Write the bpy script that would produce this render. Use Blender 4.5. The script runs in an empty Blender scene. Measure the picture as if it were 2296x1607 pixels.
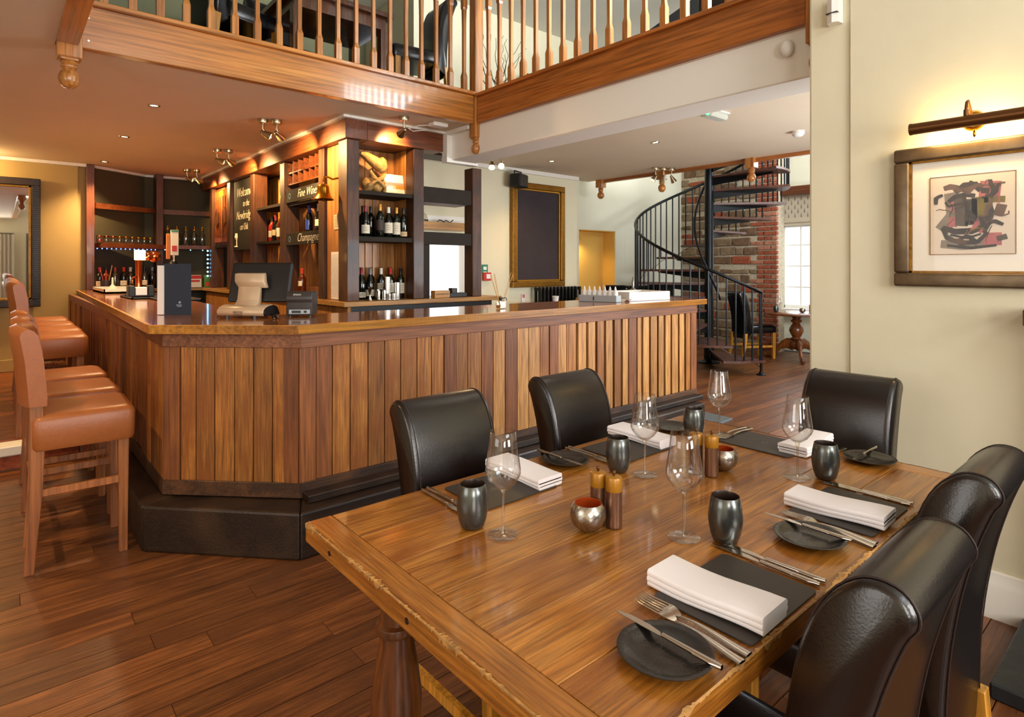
import bpy, bmesh, math, random
from mathutils import Vector, Matrix
random.seed(7)
PI = math.pi
SC = bpy.context.scene
COL = SC.collection

# ------------------------------------------------------------------ camera
cam_d = bpy.data.cameras.new('camera')
cam = bpy.data.objects.new('camera', cam_d)
COL.objects.link(cam)
SC.camera = cam
cam.location = (0, 0, 1.37)
cam.rotation_euler = (PI / 2, 0, -math.atan2(1335, 1552))
cam_d.sensor_width = 36
cam_d.lens = 1335 / 2296 * 36
cam_d.shift_y = -206.5 / 2296
cam_d.clip_start = .02

# ------------------------------------------------------------------ world and daylight
wd = bpy.data.worlds.new('world')
SC.world = wd
wd.use_nodes = True
wd.node_tree.nodes['Background'].inputs[0].default_value = (.80, .90, 1, 1)
wd.node_tree.nodes['Background'].inputs[1].default_value = 1.2
SC.view_settings.view_transform = 'Standard'
SC.view_settings.look = 'None'
SC.view_settings.gamma = 1
SC.view_settings.exposure = 0.35
SC.cycles.caustics_reflective = False
SC.cycles.caustics_refractive = False
SC.cycles.sample_clamp_indirect = 6
SC.cycles.max_bounces = 7
SC.cycles.diffuse_bounces = 4
SC.cycles.glossy_bounces = 3
SC.cycles.adaptive_threshold = .04
SC.cycles.transparent_max_bounces = 16

def light(name, kind, loc, power, color, size=.1, size_y=None, target=None, spot=60, blend=.6):
    d = bpy.data.lights.new(name, kind)
    o = bpy.data.objects.new(name, d)
    COL.objects.link(o)
    o.location = loc
    d.energy = power
    d.color = color
    if kind == 'AREA':
        d.shape = 'RECTANGLE' if size_y else 'DISK'
        d.size = size
        if size_y: d.size_y = size_y
    else:
        d.shadow_soft_size = size
    if kind == 'SPOT':
        d.spot_size = math.radians(spot); d.spot_blend = blend
    if target is not None:
        o.rotation_euler = (Vector(target) - Vector(loc)).to_track_quat('-Z', 'Y').to_euler()
    return o

DAY = (.84, .92, 1)
SOFT = (.99, .97, .94)
# daylight entering by the windows of the room (all behind or beside the photographer, one far right)
light('daylight_window_a', 'AREA', (-.9, -2.50, 1.75), 70, SOFT, 1.3, 1.5, (-.9, 0, 1.75))
light('daylight_window_b', 'AREA', (1.5, -2.50, 1.75), 70, SOFT, 1.3, 1.5, (1.5, 0, 1.75))
light('daylight_upper_a', 'AREA', (1.0, -2.50, 3.7), 50, DAY, 2.2, 1.0, (1.0, 0, 3.4))
light('daylight_upper_b', 'AREA', (5.0, -.62, 3.72), 330, DAY, 2.9, 1.2, (5.0, 2, 3.72))
light('daylight_side', 'AREA', (5.3, .34, 1.15), 150, (.90, .95, 1), 2.3, 1.3, (5.3, 3, .6))
light('daylight_far', 'AREA', (9.98, 3.75, 1.45), 16, DAY, 1.7, 1.8, (8, 3.75, 1.45))
light('daylight_stair', 'AREA', (9.6, 2.6, 3.5), 85, DAY, 1.8, 1.6, (7.6, 5.2, 2.6))
light('daylight_left', 'AREA', (-2.2, 1.2, 1.7), 22, SOFT, 1.6, 1.4, (0, 1.2, 1.6))

# ------------------------------------------------------------------ mesh helpers
class MB:
    def __init__(s): s.v = []; s.f = []
    def add(s, vs, fs):
        n = len(s.v); s.v += [tuple(v) for v in vs]; s.f += [tuple(i + n for i in f) for f in fs]; return s
    def box(s, x0, x1, y0, y1, z0, z1):
        return s.add([(x0,y0,z0),(x1,y0,z0),(x1,y1,z0),(x0,y1,z0),(x0,y0,z1),(x1,y0,z1),(x1,y1,z1),(x0,y1,z1)],
                     [(0,3,2,1),(4,5,6,7),(0,1,5,4),(1,2,6,5),(2,3,7,6),(3,0,4,7)])
    def cbox(s, c, d, R=None):
        x, y, z = d[0]/2, d[1]/2, d[2]/2
        vs = [Vector(p) for p in ((-x,-y,-z),(x,-y,-z),(x,y,-z),(-x,y,-z),(-x,-y,z),(x,-y,z),(x,y,z),(-x,y,z))]
        if R is not None: vs = [R @ v for v in vs]
        return s.add([v + Vector(c) for v in vs], [(0,3,2,1),(4,5,6,7),(0,1,5,4),(1,2,6,5),(2,3,7,6),(3,0,4,7)])
    def beam(s, a, b, w, h, up=(0,0,1)):
        a, b = Vector(a), Vector(b); d = (b - a).normalized(); u = Vector(up)
        r = d.cross(u)
        if r.length < 1e-4: r = d.cross(Vector((1,0,0)))
        r.normalize(); u = r.cross(d)
        vs = []
        for p in (a, b):
            for i, j in ((-1,-1),(1,-1),(1,1),(-1,1)): vs.append(p + r*(i*w/2) + u*(j*h/2))
        return s.add(vs, [(0,1,2,3),(7,6,5,4),(0,4,5,1),(1,5,6,2),(2,6,7,3),(3,7,4,0)])
    def prism(s, poly, a, b, axis='z'):
        n = len(poly)
        def P(p, h): return (p[0],p[1],h) if axis == 'z' else ((h,p[0],p[1]) if axis == 'x' else (p[0],h,p[1]))
        vs = [P(p, a) for p in poly] + [P(p, b) for p in poly]
        fs = [tuple(range(n))[::-1], tuple(range(n, 2*n))] + [(i, (i+1) % n, n + (i+1) % n, n + i) for i in range(n)]
        return s.add(vs, fs)
    def lathe(s, prof, n=24, c=(0,0,0), axis=None, cap=False):
        vs = []; fs = []
        M = None
        if axis is not None: M = Vector((0,0,1)).rotation_difference(Vector(axis)).to_matrix()
        for r, z in prof:
            for k in range(n):
                a = 2*PI*k/n; p = Vector((r*math.cos(a), r*math.sin(a), z))
                if M is not None: p = M @ p
                vs.append(p + Vector(c))
        m = len(prof)
        for i in range(m - 1):
            for k in range(n):
                k2 = (k+1) % n
                fs.append((i*n+k, i*n+k2, (i+1)*n+k2, (i+1)*n+k))
        if cap:
            fs.append(tuple(range(n))[::-1]); fs.append(tuple(range((m-1)*n, m*n)))
        return s.add(vs, fs)
    def cyl(s, a, b, r, r2=None, n=12):
        a, b = Vector(a), Vector(b)
        return s.lathe([(r, 0), (r if r2 is None else r2, (b-a).length)], n, a, (b-a).normalized(), True)
    def tube(s, pts, r, n=8, cap=True):
        P = [Vector(p) for p in pts]; vs = []; fs = []
        t0 = (P[1]-P[0]).normalized()
        u = t0.cross(Vector((0,0,1)))
        if u.length < 1e-3: u = t0.cross(Vector((1,0,0)))
        u.normalize()
        for i, p in enumerate(P):
            t = ((P[i+1]-p) if i == 0 else (p-P[i-1]) if i == len(P)-1 else (P[i+1]-P[i-1])).normalized()
            u = (u - t*u.dot(t)).normalized(); w = t.cross(u)
            rr = r[i] if isinstance(r, (list, tuple)) else r
            for k in range(n):
                a = 2*PI*k/n; vs.append(p + (u*math.cos(a) + w*math.sin(a))*rr)
        for i in range(len(P)-1):
            for k in range(n):
                k2 = (k+1) % n; fs.append((i*n+k, i*n+k2, (i+1)*n+k2, (i+1)*n+k))
        if cap: fs += [tuple(range(n))[::-1], tuple(range((len(P)-1)*n, len(P)*n))]
        return s.add(vs, fs)
    def loft(s, rings, cap=True, closed=True):
        n = len(rings[0]); vs = [p for r in rings for p in r]; fs = []
        for i in range(len(rings)-1):
            for k in range(n if closed else n-1):
                k2 = (k+1) % n; fs.append((i*n+k, i*n+k2, (i+1)*n+k2, (i+1)*n+k))
        if cap: fs += [tuple(range(n))[::-1], tuple(range((len(rings)-1)*n, len(rings)*n))]
        return s.add(vs, fs)
    def sphere(s, c, r, n=16, m=10, sc=(1,1,1)):
        prof = [(max(1e-4, r*math.sin(PI*i/m)), -r*math.cos(PI*i/m)) for i in range(m+1)]
        k = len(s.v); s.lathe(prof, n)
        for i in range(k, len(s.v)):
            v = s.v[i]; s.v[i] = (v[0]*sc[0]+c[0], v[1]*sc[1]+c[1], v[2]*sc[2]+c[2])
        return s
    def xf(s, M):
        s.v = [tuple(M @ Vector(v)) for v in s.v]; return s
    def mesh(s, name, mat, bevel=0, seg=1, smooth=None, subd=0):
        me = bpy.data.meshes.new(name)
        bm = bmesh.new()
        bv = [bm.verts.new(v) for v in s.v]
        for f in s.f:
            try: bm.faces.new([bv[i] for i in f])
            except ValueError: pass
        bmesh.ops.recalc_face_normals(bm, faces=bm.faces)
        if bevel: bmesh.ops.bevel(bm, geom=list(bm.edges), offset=bevel, segments=seg, affect='EDGES', profile=.5, clamp_overlap=True)
        if subd: bmesh.ops.subdivide_edges(bm, edges=bm.edges, cuts=subd, use_grid_fill=True)
        bm.to_mesh(me); bm.free()
        if smooth:
            me.polygons.foreach_set('use_smooth', [True]*len(me.polygons))
            me.set_sharp_from_angle(angle=math.radians(smooth))
        if mat: me.materials.append(mat)
        return me
    def build(s, name, mat, parent=None, **k):
        return put(name, s.mesh(name, mat, **k), parent)

def put(name, me, parent=None, loc=(0,0,0), rz=0):
    o = bpy.data.objects.new(name, me); COL.objects.link(o)
    o.location = loc; o.rotation_euler = (0,0,rz)
    if parent: o.parent = parent
    return o
def tag(o, label=None, cat=None, group=None, kind=None):
    if label: o['label'] = label
    if cat: o['category'] = cat
    if group: o['group'] = group
    if kind: o['kind'] = kind
    return o
def thing(name, label, cat, loc=(0,0,0), rz=0, group=None):
    o = bpy.data.objects.new(name, None); COL.objects.link(o)
    o.location = loc; o.rotation_euler = (0,0,rz); o.empty_display_size = .1
    return tag(o, label, cat, group)
def dup(root, loc, rz=0, label=None, group=None, scale=1):
    r = root.copy(); COL.objects.link(r); r.location = loc; r.rotation_euler = (0,0,rz)
    if scale != 1: r.scale = (scale,)*3
    if label: r['label'] = label
    if group: r['group'] = group
    for ch in list(root.children):
        c = ch.copy(); COL.objects.link(c); c.parent = r
        for g in list(ch.children):
            d = g.copy(); COL.objects.link(d); d.parent = c
    return r
def struct(name, mb, mat, parent=None, **k):
    o = mb.build(name, mat, parent, **k)
    if not parent: o['kind'] = 'structure'
    return o
def text_mb(txt, size, shear=0, ext=.0006, align='CENTER', thin=0):
    cu = bpy.data.curves.new('t', 'FONT'); cu.body = txt; cu.size = size; cu.shear = shear
    cu.extrude = ext; cu.offset = thin*size; cu.align_x = align; cu.align_y = 'CENTER'; cu.resolution_u = 3
    o = bpy.data.objects.new('t', cu); COL.objects.link(o)
    dg = bpy.context.evaluated_depsgraph_get(); me = bpy.data.meshes.new_from_object(o.evaluated_get(dg))
    m = MB(); m.add([v.co[:] for v in me.vertices], [tuple(p.vertices) for p in me.polygons])
    bpy.data.objects.remove(o); bpy.data.curves.remove(cu); bpy.data.meshes.remove(me)
    return m
def frame_M(o, x, y):          # matrix with local x, y axes and z = x cross y
    x, y = Vector(x).normalized(), Vector(y).normalized(); z = x.cross(y)
    M = Matrix((x, y, z)).transposed().to_4x4(); M.translation = Vector(o); return M

# ------------------------------------------------------------------ materials
def hx(h):
    h = h.lstrip('#'); r = [int(h[i:i+2], 16)/255 for i in (0,2,4)]
    return tuple((c/12.92 if c <= .04045 else ((c+.055)/1.055)**2.4) for c in r) + (1,)
def newmat(name):
    m = bpy.data.materials.new(name); m.use_nodes = True
    return m, m.node_tree.nodes, m.node_tree.links, m.node_tree.nodes['Principled BSDF']
def flat(name, col, rough=.5, metal=0, spec=.5, emit=None, es=0, coat=0, trans=0, noise=0, nscale=20, bump=0, bscale=60):
    m, N, L, B = newmat(name)
    B.inputs['Base Color'].default_value = hx(col); B.inputs['Roughness'].default_value = rough
    B.inputs['Metallic'].default_value = metal; B.inputs['Specular IOR Level'].default_value = spec
    B.inputs['Coat Weight'].default_value = coat; B.inputs['Coat Roughness'].default_value = .08
    B.inputs['Transmission Weight'].default_value = trans
    if emit: B.inputs['Emission Color'].default_value = hx(emit); B.inputs['Emission Strength'].default_value = es
    tc = N.new('ShaderNodeTexCoord')
    if noise:
        nz = N.new('ShaderNodeTexNoise'); nz.inputs['Scale'].default_value = nscale; nz.inputs['Detail'].default_value = 4
        L.new(tc.outputs['Object'], nz.inputs['Vector'])
        mx = N.new('ShaderNodeMix'); mx.data_type = 'RGBA'; mx.blend_type = 'MULTIPLY'
        rp = N.new('ShaderNodeValToRGB'); rp.color_ramp.elements[0].position = .3; rp.color_ramp.elements[1].position = .7
        rp.color_ramp.elements[0].color = (1-noise,)*3+(1,); L.new(nz.outputs['Fac'], rp.inputs[0])
        mx.inputs[0].default_value = 1; mx.inputs[6].default_value = hx(col); L.new(rp.outputs[0], mx.inputs[7])
        L.new(mx.outputs[2], B.inputs['Base Color'])
    if bump:
        nb = N.new('ShaderNodeTexNoise'); nb.inputs['Scale'].default_value = bscale; nb.inputs['Detail'].default_value = 3
        L.new(tc.outputs['Object'], nb.inputs['Vector'])
        bp = N.new('ShaderNodeBump'); bp.inputs['Strength'].default_value = bump; bp.inputs['Distance'].default_value = .004
        L.new(nb.outputs['Fac'], bp.inputs['Height']); L.new(bp.outputs[0], B.inputs['Normal'])
    return m
def wood(name, c1, c2, axis='x', scale=9, stretch=14, rough=.4, coat=0, var=.25, dark=None, bump=.15, c3=None):
    """grain stretched along axis; per-object random tone"""
    m, N, L, B = newmat(name)
    tc = N.new('ShaderNodeTexCoord'); oi = N.new('ShaderNodeObjectInfo')
    off = N.new('ShaderNodeVectorMath'); off.operation = 'SCALE'; off.inputs[0].default_value = (37, 53, 71)
    L.new(oi.outputs['Random'], off.inputs['Scale'])
    ad = N.new('ShaderNodeVectorMath'); L.new(tc.outputs['Object'], ad.inputs[0]); L.new(off.outputs[0], ad.inputs[1])
    mp = N.new('ShaderNodeMapping'); s = [scale]*3; s['xyz'.index(axis)] = scale/stretch; mp.inputs['Scale'].default_value = s
    L.new(ad.outputs[0], mp.inputs['Vector'])
    n1 = N.new('ShaderNodeTexNoise'); n1.inputs['Scale'].default_value = 1.0; n1.inputs['Detail'].default_value = 7
    n1.inputs['Roughness'].default_value = .62; n1.inputs['Distortion'].default_value = 1.4; L.new(mp.outputs[0], n1.inputs['Vector'])
    mp2 = N.new('ShaderNodeMapping'); s2 = [scale*9]*3; s2['xyz'.index(axis)] = scale*.35; mp2.inputs['Scale'].default_value = s2
    L.new(ad.outputs[0], mp2.inputs['Vector'])
    n2 = N.new('ShaderNodeTexNoise'); n2.inputs['Scale'].default_value = 1; n2.inputs['Detail'].default_value = 3; L.new(mp2.outputs[0], n2.inputs['Vector'])
    rp = N.new('ShaderNodeValToRGB'); e = rp.color_ramp.elements
    e[0].position = .3; e[0].color = hx(c1); e[1].position = .72; e[1].color = hx(c2)
    if c3: x = e.new(.5); x.color = hx(c3)
    L.new(n1.outputs['Fac'], rp.inputs[0])
    r2 = N.new('ShaderNodeMapRange'); r2.inputs['From Min'].default_value = .32; r2.inputs['From Max'].default_value = .62
    r2.inputs['To Min'].default_value = .55; r2.inputs['To Max'].default_value = 1.12; L.new(n2.outputs['Fac'], r2.inputs['Value'])
    rv = N.new('ShaderNodeMapRange'); rv.inputs['To Min'].default_value = 1-var; rv.inputs['To Max'].default_value = 1+var*.5; L.new(oi.outputs['Random'], rv.inputs['Value'])
    mu = N.new('ShaderNodeMath'); mu.operation = 'MULTIPLY'; L.new(r2.outputs[0], mu.inputs[0]); L.new(rv.outputs[0], mu.inputs[1])
    vs = N.new('ShaderNodeVectorMath'); vs.operation = 'SCALE'; L.new(rp.outputs[0], vs.inputs[0]); L.new(mu.outputs[0], vs.inputs['Scale'])
    out = vs.outputs[0]
    if dark:      # worn blotches with their own shape
        nd = N.new('ShaderNodeTexNoise'); nd.inputs['Scale'].default_value = 3.2; nd.inputs['Detail'].default_value = 5; L.new(ad.outputs[0], nd.inputs['Vector'])
        rd = N.new('ShaderNodeValToRGB'); rd.color_ramp.elements[0].position = .5; rd.color_ramp.elements[1].position = .68
        L.new(nd.outputs['Fac'], rd.inputs[0])
        mx = N.new('ShaderNodeMix'); mx.data_type = 'RGBA'; L.new(rd.outputs[0], mx.inputs[0]); L.new(out, mx.inputs[6]); mx.inputs[7].default_value = hx(dark)
        out = mx.outputs[2]
    L.new(out, B.inputs['Base Color'])
    B.inputs['Roughness'].default_value = rough
    B.inputs['Coat Weight'].default_value = coat; B.inputs['Coat Roughness'].default_value = .07
    if bump:
        bp = N.new('ShaderNodeBump'); bp.inputs['Strength'].default_value = bump; bp.inputs['Distance'].default_value = .003
        L.new(n2.outputs['Fac'], bp.inputs['Height']); L.new(bp.outputs[0], B.inputs['Normal'])
    return m
def glass(name, tint='#ffffff', refl=1.0, rough=0.0, solid=0.0):
    m, N, L, B = newmat(name); N.remove(B)
    tr = N.new('ShaderNodeBsdfTransparent'); tr.inputs[0].default_value = hx(tint)
    gl = N.new('ShaderNodeBsdfGlossy'); gl.inputs['Roughness'].default_value = rough
    lw = N.new('ShaderNodeLayerWeight'); lw.inputs['Blend'].default_value = .35
    mr = N.new('ShaderNodeMapRange'); mr.inputs['To Min'].default_value = .08*refl+solid; mr.inputs['To Max'].default_value = min(1, .95*refl+solid)
    pw = N.new('ShaderNodeMath'); pw.operation = 'POWER'; pw.inputs[1].default_value = 2.2; L.new(lw.outputs['Facing'], pw.inputs[0]); L.new(pw.outputs[0], mr.inputs['Value'])
    mx = N.new('ShaderNodeMixShader'); L.new(mr.outputs[0], mx.inputs[0]); L.new(tr.outputs[0], mx.inputs[1]); L.new(gl.outputs[0], mx.inputs[2])
    L.new(mx.outputs[0], N['Material Output'].inputs['Surface'])
    return m
def emis(name, col, st):
    m, N, L, B = newmat(name); B.inputs['Base Color'].default_value = (0,0,0,1)
    B.inputs['Emission Color'].default_value = hx(col); B.inputs['Emission Strength'].default_value = st
    return m

M = {}
M['plaster'] = flat('cream_plaster', '#e4dcbf', .75, spec=.25, noise=.05, nscale=2.5, bump=.35, bscale=14)
M['plaster2'] = flat('pale_plaster', '#dcd8c2', .8, spec=.2, noise=.05, nscale=2, bump=.4, bscale=9)
M['yellow'] = flat('ochre_plaster', '#dcb25c', .8, spec=.2, bump=.3, bscale=14)
M['mustard'] = flat('mustard_plaster', '#b39a66', .8, spec=.2, bump=.15, bscale=20)
M['olive'] = flat('olive_paint', '#4a4534', .7, spec=.2)
M['olive2'] = flat('sage_paint', '#8f8d6c', .75, spec=.2)
M['ceil'] = flat('ceiling_paint', '#e0cfb6', .8, spec=.2, noise=.04, nscale=2, bump=.25, bscale=11)
M['white'] = flat('white_gloss_paint', '#ece8df', .45)
M['whitewall'] = flat('white_plaster', '#f0ece2', .8, spec=.2, bump=.35, bscale=9)
M['oak'] = wood('varnished_oak', '#b0692a', '#c8873f', 'x', 7, 16, .28, .55, .12, bump=.08)
M['oak_y'] = wood('varnished_oak_side', '#a85c24', '#bd7433', 'y', 7, 16, .3, .5, .12, bump=.08)
M['oak_z'] = wood('varnished_oak_upright', '#b0692a', '#c98b48', 'z', 8, 16, .3, .45, .12, bump=.08)
M['top'] = wood('table_oak', '#80450f', '#c6873a', 'x', 22, 16, .30, .45, .2, dark='#84480f', bump=.25, c3='#aa6c26')
M['topy'] = wood('table_oak_end', '#80450f', '#c08034', 'y', 22, 16, .30, .45, .15, dark='#86501c', bump=.25)
M['worn'] = flat('worn_raw_oak', '#b98748', .75, noise=.5, nscale=40, bump=.5, bscale=80)
M['leg'] = wood('dark_turned_oak', '#3c1d0b', '#7c451b', 'z', 9, 9, .3, .5, .1)
M['board'] = wood('floor_board', '#552d15', '#945c30', 'x', 17, 18, .40, .12, .36, dark='#5a351c', bump=.5)
M['board_red'] = wood('raised_floor_board', '#7a3c1c', '#a8582a', 'x', 7, 18, .32, .2, .25, bump=.2)
M['plank'] = wood('bar_pine_plank', '#7e4718', '#b87a36', 'z', 17, 14, .5, 0, .32, dark='#80481c', bump=.3)
M['plank2'] = wood('bar_pine_plank_pale', '#a56a2e', '#cf9a58', 'z', 17, 14, .5, 0, .22, bump=.3)
M['stile'] = wood('bar_red_pine', '#6e3c1a', '#965a2c', 'z', 10, 10, .55, 0, .2, bump=.3)
M['rail'] = wood('bar_rail_pine', '#744428', '#945e3c', 'x', 8, 12, .55, 0, .12, bump=.3)
M['rail_low'] = wood('grimy_bottom_rail', '#3a2212', '#6a4324', 'x', 12, 12, .55, 0, .12, dark='#2c1a0e', bump=.4)
M['plinth'] = wood('worn_dark_plinth', '#140c07', '#2e1c10', 'x', 12, 10, .45, 0, .1, dark='#3a281a', bump=.6)
M['worktop'] = wood('bar_worktop_oak', '#98541e', '#b8702e', 'x', 6, 16, .22, .7, .05, bump=.04)
M['edge'] = wood('bar_worktop_edge', '#d48a28', '#f0ae4c', 'x', 8, 16, .35, .3, .05, bump=.05)
M['gantry'] = wood('dark_gantry_oak', '#38200f', '#64381b', 'z', 14, 10, .5, .1, .18, dark='#321c0e', bump=.35)
M['gantryx'] = wood('dark_gantry_beam', '#5a2c14', '#82451f', 'y', 8, 9, .45, .15, .15, bump=.25)
M['pine'] = wood('warm_matchboard', '#8f5522', '#c08440', 'z', 9, 12, .5, .1, .15, bump=.2)
M['shelf'] = flat('dark_shelf_paint', '#2e251d', .65, spec=.2, noise=.25, nscale=12)
M['blackwood'] = flat('blackboard_paint', '#35312c', .8, spec=.25, noise=.2, nscale=6)
M['chalk'] = flat('chalk', '#f2e6c8', .95)
M['slatefr'] = flat('blackboard_purple', '#3a3134', .75, spec=.3, noise=.2, nscale=5)
M['gilt'] = flat('gilt_frame', '#9a6a20', .38, .75, noise=.4, nscale=40, bump=.5, bscale=60)
M['leather'] = flat('black_brown_leather', '#130b0a', .27, spec=.7, bump=.10, bscale=260, noise=.25, nscale=9)
M['leather2'] = flat('far_black_leather', '#0d0d10', .22, spec=.6, bump=.08, bscale=200)
M['tan'] = flat('tan_leather', '#965529', .36, spec=.5, noise=.12, nscale=60, bump=.12, bscale=200)
M['stoolwood'] = wood('stool_beech', '#8a4f28', '#ad6d3c', 'z', 8, 12, .4, .2, .12)
M['chairleg'] = wood('honey_chair_leg', '#c0822a', '#d89a3c', 'z', 8, 12, .35, .3, .08)
M['mahog'] = wood('mahogany', '#5a2c12', '#90501f', 'z', 7, 8, .28, .6, .1)
M['iron'] = flat('black_iron', '#14171a', .38, .6)
M['tread'] = wood('stair_tread', '#4a2a20', '#6e4434', 'x', 8, 8, .45, .1, .1)
M['chrome'] = flat('brushed_nickel', '#b8a98c', .25, 1)
M['steel'] = flat('polished_steel', '#d8d4cc', .14, 1)
M['cutlery'] = flat('cutlery_steel', '#cfc8bd', .12, 1)
M['brass'] = flat('brass', '#c8912c', .2, 1)
M['brassold'] = flat('aged_brass', '#6a4524', .38, .8)
M['copper'] = flat('polished_copper', '#e08a58', .12, 1)
M['glass'] = glass('clear_glass')
M['glass2'] = glass('thick_glass', '#f4f0e4', 1.2, 0, .04)
M['winglass'] = glass('window_glass', '#ffffff', .3)
M['bgreen'] = flat('dark_green_bottle', '#0c120c', .08, spec=.7)
M['bdark'] = flat('black_bottle', '#0d0a0a', .08, spec=.7)
M['bred'] = flat('red_aperitif', '#b02410', .1, spec=.7)
M['bblue'] = flat('blue_bottle', '#2a3fa0', .15)
M['bamber'] = flat('amber_spirit', '#5a2408', .08, spec=.7)
M['bclear'] = glass('clear_bottle', '#dfe6e2', 1.2, 0, .08)
M['label'] = flat('paper_label', '#e6dcc4', .7)
M['label_b'] = flat('buff_label', '#d9b98a', .7)
M['label_k'] = flat('dark_label', '#3a2c26', .6)
M['label_r'] = flat('red_label', '#c83a18', .6)
M['cap_red'] = flat('red_capsule', '#8a1f1c', .35)
M['cap_gold'] = flat('gold_capsule', '#c89038', .35, .4)
M['cap_white'] = flat('white_capsule', '#e8e0cc', .4)
M['cap_dark'] = flat('dark_capsule', '#1c1a1a', .35)
M['cap_grey'] = flat('grey_capsule', '#7a8088', .35)
M['tumbler'] = flat('metallic_grey_tumbler', '#636664', .25, .85, spec=.6)
M['tumbler_in'] = flat('tumbler_inside', '#2a1c14', .35)
M['plate'] = flat('charcoal_stoneware', '#1d1916', .22, spec=.6, noise=.4, nscale=160, bump=.12, bscale=160)
M['mat'] = flat('slate_leather_mat', '#3a342f', .5, spec=.4, bump=.12, bscale=300)
M['linen'] = flat('white_linen', '#efe9ea', .85, spec=.15, bump=.12, bscale=260)
M['silver'] = flat('hammered_silver', '#a9a298', .27, 1)
M['orange_in'] = flat('orange_lacquer', '#c8521c', .4, .5)
M['mill'] = flat('hammered_bronze', '#8a6650', .34, .85)
M['millcap'] = flat('mill_brass_wood', '#a5701c', .35, .2)
M['hearth'] = flat('black_slate', '#23282a', .45, noise=.3, nscale=14, bump=.8, bscale=16)
M['greyst'] = flat('worn_slate', '#5d6366', .6, noise=.3, nscale=18, bump=.6, bscale=22)
M['brick'] = flat('red_brick', '#a65a40', .85, spec=.15, noise=.45, nscale=22, bump=.8, bscale=40)
M['brick2'] = flat('pale_brick', '#b87c62', .85, spec=.15, noise=.45, nscale=22, bump=.8, bscale=40)
M['stone'] = flat('rubble_stone', '#927c62', .9, spec=.1, noise=.4, nscale=14, bump=.9, bscale=22)
M['stone2'] = flat('rubble_stone_dark', '#7e624c', .9, spec=.1, noise=.4, nscale=14, bump=.9, bscale=22)
M['mortar'] = flat('lime_mortar', '#c2b49c', .95, spec=.1, noise=.3, nscale=30, bump=.8, bscale=50)
M['pvc_white'] = flat('white_plastic', '#e9e6e0', .4)
M['pvc_grey'] = flat('grey_plastic', '#a9b0b3', .45)
M['black'] = flat('black_plastic', '#121112', .4)
M['dkgrey'] = flat('dark_grey_plastic', '#37322f', .45)
M['silvplas'] = flat('silver_plastic', '#c4a888', .35, .15)
M['navy'] = flat('navy_cover', '#1c2738', .6, noise=.12, nscale=40)
M['paper'] = flat('white_paper', '#e8e4e0', .8)
M['ink'] = flat('ink', '#5a4636', .6)
M['fabric'] = flat('cream_blind', '#b9ac96', .9, spec=.1)
M['led_b'] = emis('led_white_blue', '#7fd0ff', 7)
M['led_v'] = emis('led_violet_blue', '#4a62ff', 8)
M['lamp'] = emis('lamp_face', '#ffd79a', 30)
M['lampglow'] = emis('copper_lamp', '#ffc27a', 9)
M['green_led'] = emis('green_led', '#30ff80', 12)
M['curtain'] = flat('pale_curtain', '#cfc8b8', .9, spec=.1)
M['mirror'] = flat('mirror_silver', '#e8e8e8', .02, 1)
M['radiator'] = flat('black_cast_iron', '#16140f', .4, .4)
M['cloth'] = flat('crumpled_cloth', '#e6dcdc', .9, spec=.1)
M['sign_green'] = flat('sign_green', '#1f7a5c', .5)
M['sign_red'] = flat('sign_red', '#c0281c', .5)
M['twig'] = flat('dark_twig', '#3a2a1c', .8)
M['woodlight'] = wood('pale_pine', '#b07a3c', '#c8954f', 'x', 8, 12, .4, .2, .1)

# ------------------------------------------------------------------ room shell
ZC = 2.62
fl = struct('floor', MB().box(-2.3, 10.2, -2.6, 6.3, -.12, -.022), flat('floor_gap', '#1c120b', .9))
W_ = .112
row = 0; y = -1.7
while y < 6.15:
    x = -2.25 - random.random()*1.5
    if y > 5.15: x = 4.9
    while x < 9.6:
        ln = random.uniform(2.6, 4.4); x1 = min(x + ln, 9.65)
        MB().box(max(x, -2.28)+.001, x1-.001, y+.0018, y+W_-.0018, -.022, 0).build('board', M['board'], fl)
        x = x1
    y += W_; row += 1
rf = struct('floor_raised', MB().box(-2.3, .62, 5.35, 9.0, -.02, .138), flat('floor_gap2', '#24140c', .9))
y = 5.35
while y < 8.95:
    MB().box(-2.25, .62, y+.0015, y+.1105, .138, .16).build('board', M['board_red'], rf); y += .112
st = struct('step_riser', MB().box(-2.3, .62, 5.24, 5.35, -.02, .12), M['mortar'])
x = -2.28
while x < .60:
    MB().box(x, x+.215, 5.225, 5.33, .005, .095).build('brick', M['brick'], st, bevel=.006)
    MB().box(x, x+.225, 5.21, 5.37, .098, .166).build('nosing_stone', M['white'], st, bevel=.008)
    x += .227

struct('wall_left', MB().box(-2.5, -2.3, -2.6, 9.1, 0, 4.6), M['plaster'])
struct('wall_front', MB().box(-2.5, 10.3, -2.8, -2.6, 0, 4.6), M['plaster'])
wb = struct('wall_back', MB().box(-2.3, .72, 8.95, 9.1, 0, ZC), M['mustard'])
MB().box(.72, .83, 9.0, 9.1, 0, ZC).build('wall_return', M['mustard'], wb)
struct('trim_1', MB().box(-2.3, .80, 8.90, 8.95, ZC-.035, ZC), M['white'])
struct('baseboard_back', MB().box(-2.3, .62, 8.92, 8.95, .16, .30), M['mustard'], bevel=.006)
A, B_, C_ = (.86, 8.98), (1.5, 9.45), (2.75, 9.38)
def seg(a, b, z0, z1, t=.12, off=0.0):
    a, b = Vector((*a, 0)), Vector((*b, 0)); d = (b-a).normalized(); n = Vector((-d.y, d.x, 0))
    a = a + n*off; b = b + n*off
    m = MB(); m.prism([(a.x, a.y), (b.x, b.y), ((b+n*t).x, (b+n*t).y), ((a+n*t).x, (a+n*t).y)], z0, z1); return m
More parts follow.
